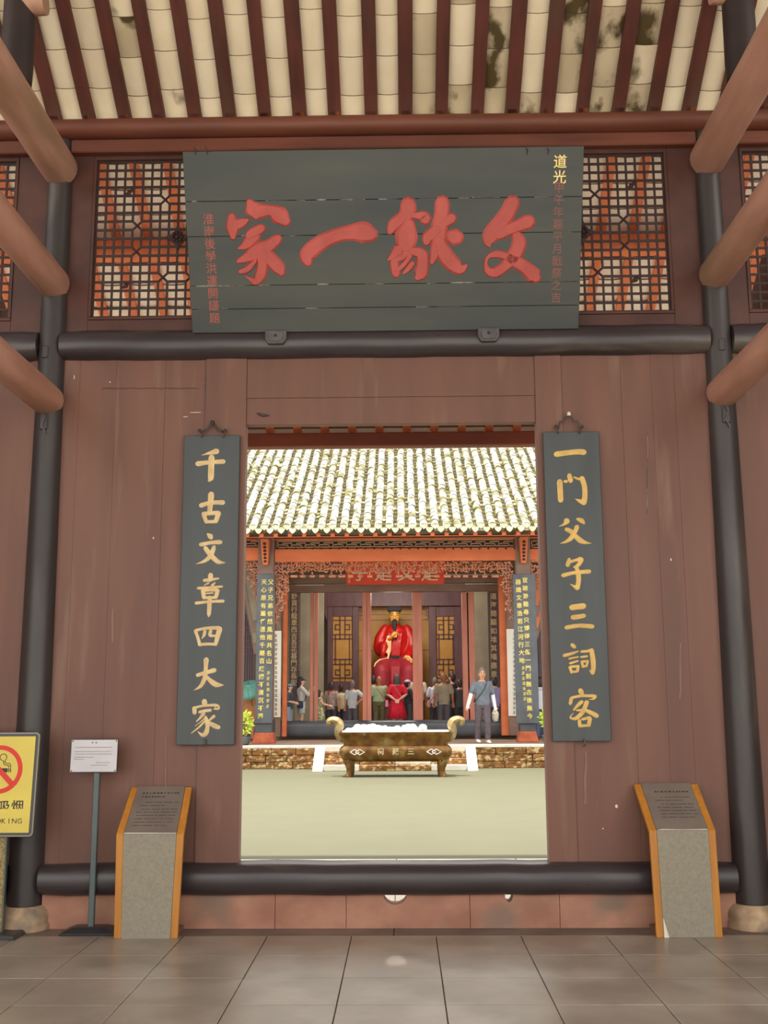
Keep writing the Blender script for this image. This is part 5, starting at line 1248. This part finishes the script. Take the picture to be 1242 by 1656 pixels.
# ================================================================== VISITORS
SK = mat('warm_skin', srgb(206, 152, 120), .5); SKD = mat('tanned_skin', srgb(176, 116, 82), .5); SKL = mat('pale_skin', srgb(232, 190, 164), .5)
HB = mat('black_hair', srgb(52, 44, 46), .5); HG = mat('grey_hair', srgb(120, 108, 98), .6)
def fab(name, r, g, b, col2=None, scale=8, **k): return mat(name, srgb(r, g, b), .75, srgb(*col2) if col2 else None, scale, **k)
ARMS = dict(
 down=((.235, .02, 1.10), (.255, -.04, .86)), back=((.28, .10, 1.13), (.055, .175, .965)), hip=((.40, .12, 1.16), (.20, .10, 1.0)),
 phone=((.20, -.20, 1.16), (.10, -.36, 1.34)), front=((.235, -.03, 1.10), (.10, -.24, 1.04)), reach=((.21, -.14, 1.16), (.14, -.40, 1.10)),
 swing=((.27, -.02, 1.12), (.36, -.10, .88)), swingb=((.26, .05, 1.10), (.29, -.02, .84)), fold=((.24, -.05, 1.12), (-.02, -.19, 1.12)))
def person(label, u, v, Y, zf, face, arms=('down', 'down'), shirt=None, sleeve='short', hem=.84, low=('trousers', None), skin=SK, hair=('short', HB),
           shoes=None, legs=None, extras=(), sleeve_mat=None, build=1.0, group='visitors in the far hall'):
    p = at(u, v, Y); hgt = max(1.2, min(1.9, p.z-zf))
    t = thing('person', label, 'person', (p.x, Y, zf), group); t.rotation_euler = (0, 0, math.radians(face)); s = hgt/1.70; t.scale = (s*build, s*build, s)
    def part(mb, name, m, vox=None, it=2, par=None):
        o = mb.build(name, m, par or t, smooth='all', local=True)
        if vox: soft(o, vox, it)
        return o
    TOR = [((0, 0, .86), (.15, .11)), ((0, 0, .96), (.158, .115)), ((0, 0, 1.08), (.142, .105)), ((0, 0, 1.24), (.165, .112)), ((0, .005, 1.345), (.172, .10)), ((0, .01, 1.405), (.11, .075)), ((0, .01, 1.44), (.065, .06))]
    hips = [(sg*.085, 0, .90) for sg in (-1, 1)]
    lg = legs or (((-.095, -.012, .49), (-.095, .015, .09)), ((.095, -.012, .49), (.095, .015, .09)))
    b = MB()
    b.tube([q for q, _ in TOR], [r for _, r in TOR], 14, up=(1, 0, 0))
    b.tube([(0, .01, 1.40), (0, 0, 1.50)], [.056, .054], 10)
    b.tube([(0, -.02, 1.478), (0, -.022, 1.51), (0, -.015, 1.56), (0, -.005, 1.61), (0, 0, 1.655), (0, 0, 1.688)], [(.045, .058), (.062, .078), (.072, .09), (.075, .095), (.064, .08), (.03, .04)], 14, up=(1, 0, 0), round_ends=True)
    b.tube([(0, -.108, 1.60), (0, -.125, 1.572), (0, -.118, 1.56)], [.008, .014, .015], 6, round_ends=True)
    for sg in (-1, 1): b.ball((sg*.077, .005, 1.575), (.012, .024, .034), 8, 6)
    A = []
    for sg, k in ((-1, arms[0]), (1, arms[1])):
        e, w = ARMS[k]; e = Vector((e[0]*sg, e[1], e[2])); w = Vector((w[0]*sg, w[1], w[2])); sh = Vector((sg*.178, .01, 1.365)); A.append((sh, e, w))
        b.tube([sh, (sh+e)/2, e, (e+w)/2+(w-e)*-.15, w], [.052, .047, .040, .042, .027], 10, round_ends=True)
        d = (w-e).normalized(); side = d.cross(Vector((0, 1, 0))); side = side.normalized() if side.length > .2 else Vector((1, 0, 0)); nrm = d.cross(side).normalized()
        pc = w+d*.05
        b.tube([w, w+d*.03, w+d*.085], [(.024, .02), (.04, .017), (.042, .014)], 10, up=side)
        for j, ln in enumerate((.062, .074, .070, .055)):
            o0 = w+d*.085+side*(.033-.022*j); kn = o0+d*ln*.55-nrm*.006; b.tube([o0, kn, kn+d*ln*.35-nrm*ln*.35], [.0095, .009, .0075], 6, round_ends=True)
        th = w+d*.025+side*.03; b.tube([th, th+d*.03+side*.028, th+d*.062+side*.032-nrm*.01], [.013, .011, .009], 6, round_ends=True)
    for (hp_, (kn, an)) in zip(hips, lg):
        kn, an, hp_ = Vector(kn), Vector(an), Vector(hp_)
        b.tube([hp_, (hp_+kn)/2, kn, kn+(an-kn)*.35+Vector((0, .012, 0)), an], [.088, .075, .055, .054, .036], 12, round_ends=True)
        b.tube([an+Vector((0, .04, -.05)), an+Vector((0, -.08, -.058)), an+Vector((0, -.16, -.066))], [(.034, .032), (.032, .04), (.02, .036)], 8, up=(0, 0, 1), round_ends=True)
    body = part(b, 'body', skin, .0105, 2)
    # face
    f_ = MB()
    for sg in (-1, 1): f_.ball((sg*.03, -.093, 1.60), (.011, .006, .006), 6, 4); f_.tube([(sg*.016, -.104, 1.618), (sg*.046, -.09, 1.62)], .004, 5)
    f_.tube([(-.022, -.100, 1.535), (0, -.106, 1.533), (.022, -.100, 1.535)], .005, 5)
    part(f_, 'face_features', mat('dark_features', srgb(84, 52, 46), .6), par=body)
    if shirt:
        c = MB(); zs = [(q, r) for q, r in TOR if q[2] > hem+.02]
        pts = [(0, 0, hem)]+[q for q, _ in zs[:-1]]; rr = [(.176, .138)]+[(r[0]+.024, r[1]+.026) for _, r in zs[:-1]]
        c.tube(pts, rr, 16, up=(1, 0, 0))
        for sh, e, w in A:
            if sleeve == 'none': c.tube([sh+Vector((0, 0, .0)), sh+(e-sh)*.15], [.062, .06], 10, round_ends=True)
            elif sleeve == 'short': c.tube([sh+Vector((0, 0, -.004)), sh+(e-sh)*.45, sh+(e-sh)*.8], [.070, .071, .070], 10, round_ends=True)
            else: c.tube([sh, (sh+e)/2, e, (e+w)/2, w-(w-e)*.04], [.070, .066, .06, .056, .046], 10, round_ends=True)
        part(c, 'shirt' if low[0] != 'dress' else 'dress_top', shirt, .013, 2)
    if sleeve_mat:
        for sh, e, w in A:
            c = MB(); c.tube([sh+(e-sh)*.7, e, (e+w)/2, w+(w-e).normalized()*.07], [.054, .05, .046, .036], 10, round_ends=True); part(c, 'sun_sleeve', sleeve_mat, .011, 1)
    kind, lm = low
    if lm:
        c = MB()
        if kind in ('trousers', 'shorts'):
            c.tube([(0, 0, .80), (0, 0, .90), (0, 0, 1.0)], [(.15, .115), (.172, .13), (.158, .118)], 14, up=(1, 0, 0))
            for (hp_, (kn, an)) in zip(hips, lg):
                kn, an, hp_ = Vector(kn), Vector(an), Vector(hp_)
                if kind == 'trousers': c.tube([hp_, (hp_+kn)/2, kn, (kn+an)/2, an+Vector((0, 0, -.01))], [.104, .092, .078, .074, .066], 12)
                else: c.tube([hp_, (hp_+kn)/2, kn+(hp_-kn)*.25], [.108, .104, .102], 12)
        else:
            n = 32; rings = ((1.0, .15, 0), (.9, .19, .004), (.7, .235, .016), (.42, .28, .028)); vs = []
            for z, r, w in rings: vs += [((r+w*math.cos(8*2*PI*k/n))*math.cos(2*PI*k/n), (r*.85+w*math.cos(8*2*PI*k/n))*math.sin(2*PI*k/n), z) for k in range(n)]
            c.add(vs, [(i*n+k, i*n+(k+1) % n, (i+1)*n+(k+1) % n, (i+1)*n+k) for i in range(3) for k in range(n)]+[tuple(range(n)), tuple(3*n+k for k in range(n))])
        part(c, {'trousers': 'trousers', 'shorts': 'shorts', 'dress': 'skirt', 'skirt': 'skirt'}[kind], lm, .013 if kind in ('trousers', 'shorts') else None)
    for (kn, an) in lg:
        an = Vector(an); c = MB()
        c.tube([an+Vector((0, .055, -.045)), an+Vector((0, -.03, -.045)), an+Vector((0, -.12, -.055)), an+Vector((0, -.185, -.066))], [(.042, .04), (.044, .044), (.032, .048), (.02, .042)], 10, up=(0, 0, 1), round_ends=True)
        part(c, 'shoe', shoes or mat('dark_shoe', srgb(60, 56, 58), .5))
    hk, hm = hair
    if hk != 'bald':
        c = MB()
        c.tube([(0, .032, 1.51), (0, .03, 1.56), (0, .022, 1.61), (0, .008, 1.66), (0, .004, 1.69)], [(.068, .066), (.086, .086), (.09, .098), (.086, .1), (.06, .07)], 14, up=(1, 0, 0), round_ends=True)
        if hk == 'bob':
            c.tube([(0, .04, 1.47), (0, .035, 1.55), (0, .025, 1.62)], [(.098, .075), (.108, .09), (.1, .098)], 14, up=(1, 0, 0), round_ends=True)
        if hk == 'long': c.tube([(0, .07, 1.2), (0, .085, 1.35), (0, .06, 1.5), (0, .03, 1.6)], [(.06, .03), (.085, .04), (.09, .06), (.085, .085)], 12, up=(1, 0, 0), round_ends=True)
        part(c, 'hair', hm, .011, 2)
    for ex in extras:
        k = ex[0]
        if k == 'strap':
            _, m, sgn, bag = ex; c = MB()
            P = [(sgn*.12, .0, 1.415), (sgn*.06, .128, 1.33), (-sgn*.06, .14, 1.16), (-sgn*.17, .10, .98), (-sgn*.19, 0, .94), (-sgn*.15, -.12, 1.02), (0, -.142, 1.2), (sgn*.08, -.12, 1.35), (sgn*.12, 0, 1.415)]
            c.tube(spline(P, 3), [(.02, .006)]*(8*3+1), 6); so = part(c, 'strap', m)
            if bag:
                c = MB(); bx_, by_, bz_ = -sgn*.22, .05, .88; c.hexa([(bx_-.05, by_-.08, bz_-.11), (bx_+.05, by_-.08, bz_-.11), (bx_+.05, by_+.08, bz_-.11), (bx_-.05, by_+.08, bz_-.11), (bx_-.04, by_-.07, bz_+.1), (bx_+.04, by_-.07, bz_+.1), (bx_+.04, by_+.07, bz_+.1), (bx_-.04, by_+.07, bz_+.1)])
                o = c.build('shoulder_bag', bag, t, local=True, bevel=.02)
        elif k == 'cap':
            c = MB(); c.tube([(0, .0, 1.62), (0, .0, 1.66), (0, .0, 1.70), (0, 0, 1.72)], [(.09, .108), (.09, .105), (.07, .08), (.03, .03)], 14, up=(1, 0, 0)); c.tube([(0, -.08, 1.635), (0, -.15, 1.628), (0, -.19, 1.618)], [(.008, .08), (.007, .075), (.005, .045)], 10, up=(0, 0, 1)); part(c, 'cap', ex[1])
        elif k == 'visor':
            c = MB(); n = 20; c.tube([(.094*math.cos(2*PI*j/n), .11*math.sin(2*PI*j/n), 1.65) for j in range(n+1)], [(.022, .006)]*(n+1), 6, up=(0, 0, 1)); c.tube([(0, -.09, 1.648), (0, -.19, 1.635), (0, -.25, 1.62)], [(.008, .10), (.007, .105), (.005, .06)], 10, up=(0, 0, 1))
            c.tube([(0, .0, 1.65), (0, .0, 1.70), (0, 0, 1.73)], [(.092, .108), (.08, .09), (.03, .03)], 14, up=(1, 0, 0)); part(c, 'sun_visor', ex[1])
        elif k == 'backpack':
            c = MB(); c.tube([(0, .19, .92), (0, .21, 1.05), (0, .2, 1.22), (0, .18, 1.33)], [(.13, .07), (.15, .085), (.14, .08), (.1, .05)], 12, up=(1, 0, 0), round_ends=True)
            for sg in (-1, 1): c.tube([(sg*.1, .16, 1.33), (sg*.12, .03, 1.43), (sg*.125, -.11, 1.33), (sg*.14, -.08, 1.1), (sg*.13, .14, 1.0)], [(.02, .008)]*5, 6)
            part(c, 'backpack', ex[1])
        elif k == 'scarf':
            c = MB(); n = 16; c.tube([(.075*math.cos(2*PI*j/n), .075*math.sin(2*PI*j/n)+.01, 1.425+.012*math.sin(3*j)) for j in range(n+1)], [.026]*(n+1), 8); c.tube([(.03, .09, 1.42), (.05, .13, 1.33), (.04, .135, 1.27)], [(.03, .012), (.04, .012), (.02, .008)], 6); part(c, 'scarf', ex[1])
        elif k == 'phone':
            c = MB().box(-.04, .04, -.46, -.45, 1.36, 1.50); c.build('phone', mat('dark_phone', srgb(40, 40, 44), .3), t, local=True, bevel=.006)
        elif k == 'bag':
            c = MB(); w = A[ex[2]][2]; q = w+Vector((0, -.01, -.17)); c.tube([q+Vector((0, 0, -.14)), q, q+Vector((0, 0, .08))], [(.075, .05), (.09, .06), (.05, .03)], 10, up=(1, 0, 0), round_ends=True); part(c, 'carried_bag', ex[1])
        elif k == 'hood':
            c = MB(); c.tube([(-.09, .05, 1.43), (0, .12, 1.40), (.09, .05, 1.43)], [.03, .05, .03], 8, round_ends=True); part(c, 'hood', ex[1])
    return t
zi = ZP+.15
dk = fab('dark_trousers', 66, 66, 76); gr = fab('grey_trousers', 94, 94, 104, (82, 82, 92), 10)
person('person in a blue grey tee shirt and white sleeves walking out of the far hall', 779, 1082, 19.35, ZP+.004, 8, ('swing', 'swingb'), fab('blue_grey_tee', 112, 120, 132, (96, 104, 116), 10), 'short', .86,
       ('trousers', fab('plum_grey_trousers', 98, 86, 94, (84, 74, 82), 12)), SK, ('short', HG), mat('white_shoe', srgb(236, 234, 232), .5), (((-.10, .02, .49), (-.11, .10, .10)), ((.09, -.10, .50), (.10, -.06, .09))),
       (('strap', fab('dark_strap', 70, 78, 80), 1, None), ('bag', fab('pale_patterned_bag', 214, 206, 190, (130, 120, 104), 30), 1)), mat('white_sleeve', srgb(244, 244, 244), .7), group='visitors outside the far hall')
person('person in tan clothes seen from behind under the teal umbrella', 404, 1104, 21.3, ZP+.004, 180, ('down', 'front'), fab('tan_top', 190, 128, 82), 'short', .8, ('shorts', fab('tan_shorts', 180, 116, 72)), SKD, ('short', HB))
person('person in a dark top and blue cap half hidden by the left orange post', 468, 1106, 23.3, zi, 80, ('front', 'front'), fab('dark_teal_top', 62, 76, 84), 'short', .84, ('trousers', fab('pale_jeans', 150, 166, 180)), SKL, ('short', HB), extras=(('cap', fab('blue_cap', 120, 152, 170)), ('backpack', fab('dark_backpack', 58, 66, 76))))
person('person in white shirt, pale shorts and black cap holding up a phone', 487, 1096, 23.7, zi, 105, ('phone', 'phone'), fab('white_shirt', 226, 222, 216, (206, 204, 200), 9), 'long', .74, ('shorts', fab('pale_denim', 190, 206, 208)), SKL, ('long', HB),
       extras=(('cap', fab('black_cap', 58, 58, 66)), ('strap', fab('navy_strap', 52, 56, 76), 1, fab('navy_bag', 58, 66, 98)), ('phone',)))
person('short person in a floral dress reaching out beside the door post', 517, 1117, 23.4, zi, 95, ('reach', 'reach'), fab('floral_dress', 206, 208, 166, (120, 132, 84), 16, lo=.45, hi=.55), 'none', .8, ('dress', fab('floral_dress', 0, 0, 0)), SKL, ('bob', HB))
person('person in a striped brown blouse with a red scarf', 536, 1104, 23.9, zi, 165, ('down', 'down'), fab('striped_blouse', 196, 180, 168, (120, 92, 84), 26, stretch=(5, 5, .4), lo=.46, hi=.54), 'short', .78, ('trousers', dk), SK, ('bob', HB), extras=(('scarf', fab('red_scarf', 200, 74, 70)),))
person('person in a pale yellow vest between the striped blouse and the checked shirt', 551, 1108, 24.5, zi, 205, ('front', 'down'), fab('pale_yellow_vest', 206, 200, 160), 'none', .82, ('trousers', fab('navy_trousers', 60, 64, 86)), SKD, ('short', HB))
person('person in a pale checked shirt with one hand on the hip', 570, 1102, 23.7, zi, 180, ('hip', 'down'), fab('pale_check_shirt', 202, 208, 212, (182, 190, 198), 60, detail=1), 'short', .80, ('trousers', gr), SK, ('short', HG))
person('person in dark clothes mostly hidden behind the bald visitor', 604, 1094, 24.9, zi, 180, ('down', 'down'), fab('dark_shirt', 70, 62, 70), 'short', .84, ('trousers', dk), SK, ('short', HB))
person('bald person in a green shirt and olive trousers with a pink bag', 613, 1094, 23.6, zi, 180, ('front', 'front'), fab('green_shirt', 168, 192, 150, (152, 178, 136), 10), 'short', .93, ('trousers', fab('olive_trousers', 104, 98, 64, (90, 84, 54), 10)), SKD, ('bald', HB), build=1.08,
       extras=(('strap', fab('pink_strap', 214, 140, 134), 1, fab('pink_bag', 236, 148, 164)),))
person('person in a red dress with hands clasped behind the back', 642, 1092, 23.5, zi, 180, ('back', 'back'), fab('red_dress', 226, 28, 58, (206, 18, 46), 8), 'short', .95, ('dress', fab('red_dress', 0, 0, 0)), SKL, ('bob', mat('dark_grey_hair', srgb(88, 80, 78), .6)), extras=(('strap', fab('rose_strap', 216, 120, 120), 1, None),))
person('person in black with a lavender sun visor beside the red dress', 659, 1100, 24.1, zi, 120, ('front', 'down'), fab('black_top', 60, 64, 70), 'long', .84, ('trousers', fab('teal_trousers', 70, 92, 96)), SK, ('short', HB), extras=(('visor', fab('lavender_visor', 214, 184, 216)),))
person('person in a beige shirt partly behind the door post', 676, 1088, 24.6, zi, 180, ('down', 'down'), fab('beige_shirt', 206, 196, 176), 'short', .8, ('trousers', dk), SK, ('short', HB))
person('person in a pale blue shirt at the amber lattice screen', 703, 1097, 24.4, zi, 195, ('down', 'front'), fab('pale_blue_shirt', 208, 212, 230), 'short', .8, ('trousers', dk), SK, ('short', HG), extras=(('strap', fab('red_strap', 190, 70, 70), -1, fab('red_white_bag', 214, 150, 140)),))
person('person in an olive grey polo shirt with arms hanging', 717, 1090, 23.5, zi, 180, ('down', 'down'), fab('olive_grey_polo', 158, 148, 124, (146, 136, 114), 12), 'short', .80, ('trousers', fab('charcoal_trousers', 88, 86, 92)), SKD, ('short', mat('cropped_hair', srgb(140, 100, 72), .6)), build=1.08)
person('person in black glancing left behind the olive polo shirt', 731, 1090, 24.6, zi, 235, ('down', 'down'), fab('black_shirt', 56, 56, 62), 'short', .84, ('trousers', dk), SK, ('short', HB))
person('person in a black tee shirt beside the right door post', 743, 1100, 23.7, zi, 195, ('front', 'front'), fab('black_tee', 62, 62, 68), 'short', .8, ('trousers', fab('black_trousers', 50, 50, 56)), SK, ('short', HB), build=1.08)
person('person in a purple tee shirt behind the walking visitor', 800, 1097, 23.3, zi, 175, ('down', 'front'), fab('purple_tee', 150, 136, 178), 'short', .8, ('trousers', dk), SK, ('short', HB))
person('person in a pale hooded jacket and jeans beyond the right hall column', 873, 1097, 21.5, ZP+.004, 180, ('front', 'down'), fab('pale_jacket', 206, 210, 222), 'long', .84, ('trousers', fab('blue_jeans', 78, 92, 128, (66, 78, 110), 12)), SK, ('short', HB), extras=(('hood', fab('pale_jacket', 0, 0, 0)),))
# teal umbrella held behind the left column
c = at(404, 1118, 20.95); t = thing('umbrella', 'open teal umbrella beside the left hall column', 'umbrella', c)
axis = Vector((-.1, -.55, .8)).normalized(); a1 = axis.orthogonal().normalized(); a2 = axis.cross(a1); R_ = .46
teal = mat('teal_canopy', srgb(104, 168, 150), .55, srgb(92, 152, 138), 4)
for k in range(8):
    pn = MB(); vs = []
    for j in range(5):
        ph = j/4*1.15
        for i in range(5):
            th = 2*PI*(k+i/4)/8; sag = 1-.06*math.sin(PI*i/4)*(j/4)
            vs.append(c+axis*(.32*math.cos(ph)-.1)+(a1*math.cos(th)+a2*math.sin(th))*R_*math.sin(ph)/math.sin(1.15)*sag)
    pn.add(vs, [(j*5+i, j*5+i+1, (j+1)*5+i+1, (j+1)*5+i) for j in range(4) for i in range(4)]); o = pn.build('canopy_panel', teal, t, smooth='all')
    md = o.modifiers.new('thick', 'SOLIDIFY'); md.thickness = .004
    th = 2*PI*k/8; MB().tube([c+axis*(.32*math.cos(q)-.105)+(a1*math.cos(th)+a2*math.sin(th))*R_*math.sin(q)/math.sin(1.15) for q in (0, .4, .8, 1.15)], .004, 5).build('rib', M['iron'], t)
MB().tube([c+axis*.27, c-axis*.45], .007, 6).build('shaft', M['iron'], t)
MB().tube([c-axis*.45, c-axis*.53], .014, 8).build('handle', M['ink'], t)

# ---- fuse the soft bodies into continuous skins
for o, vox, it in REMESH:
    m = o.modifiers.new('skin', 'REMESH'); m.mode = 'VOXEL'; m.voxel_size = vox; m.use_smooth_shade = True
    m = o.modifiers.new('soft', 'SMOOTH'); m.factor = .5; m.iterations = it
dg = bpy.context.evaluated_depsgraph_get()
new = [(o, bpy.data.meshes.new_from_object(o.evaluated_get(dg))) for o, _, _ in REMESH]
for o, me in new:
    old = o.data; o.modifiers.clear(); mats_ = list(old.materials); o.data = me
    if not me.materials:
        for mm in mats_: me.materials.append(mm)
    bpy.data.meshes.remove(old)

# pendant lamp hanging inside the far hall, in front of the statue
t = thing('pendant_lamp', 'round pendant lamp hanging high inside the far hall before the statue', 'lamp', (-.2, 24.0, 5.3))
MB().tube([(-.2, 24, 5.75), (-.2, 24, 7.6)], .012, 6).build('cord', M['ink'], t)
MB().lathe([(.05, 5.75), (.3, 5.6), (.34, 5.5), (.32, 5.5), (.28, 5.58), (.04, 5.7)], (-.2, 24, 0), 20).build('shade', M['bronze'], t, smooth=True)
MB().ball((-.2, 24, 5.58), .07, 12, 8).build('bulb', mat('warm_bulb', (1, .85, .6), .5, emit=6.0), t, smooth='all')
ld = bpy.data.lights.new('hall_lamp', 'POINT'); ld.energy = 430; ld.color = (1.0, .9, .76); ld.shadow_soft_size = .5
lo_ = bpy.data.objects.new('hall_lamp', ld); COL.objects.link(lo_); lo_.location = (-.2, 24.0, 5.0)
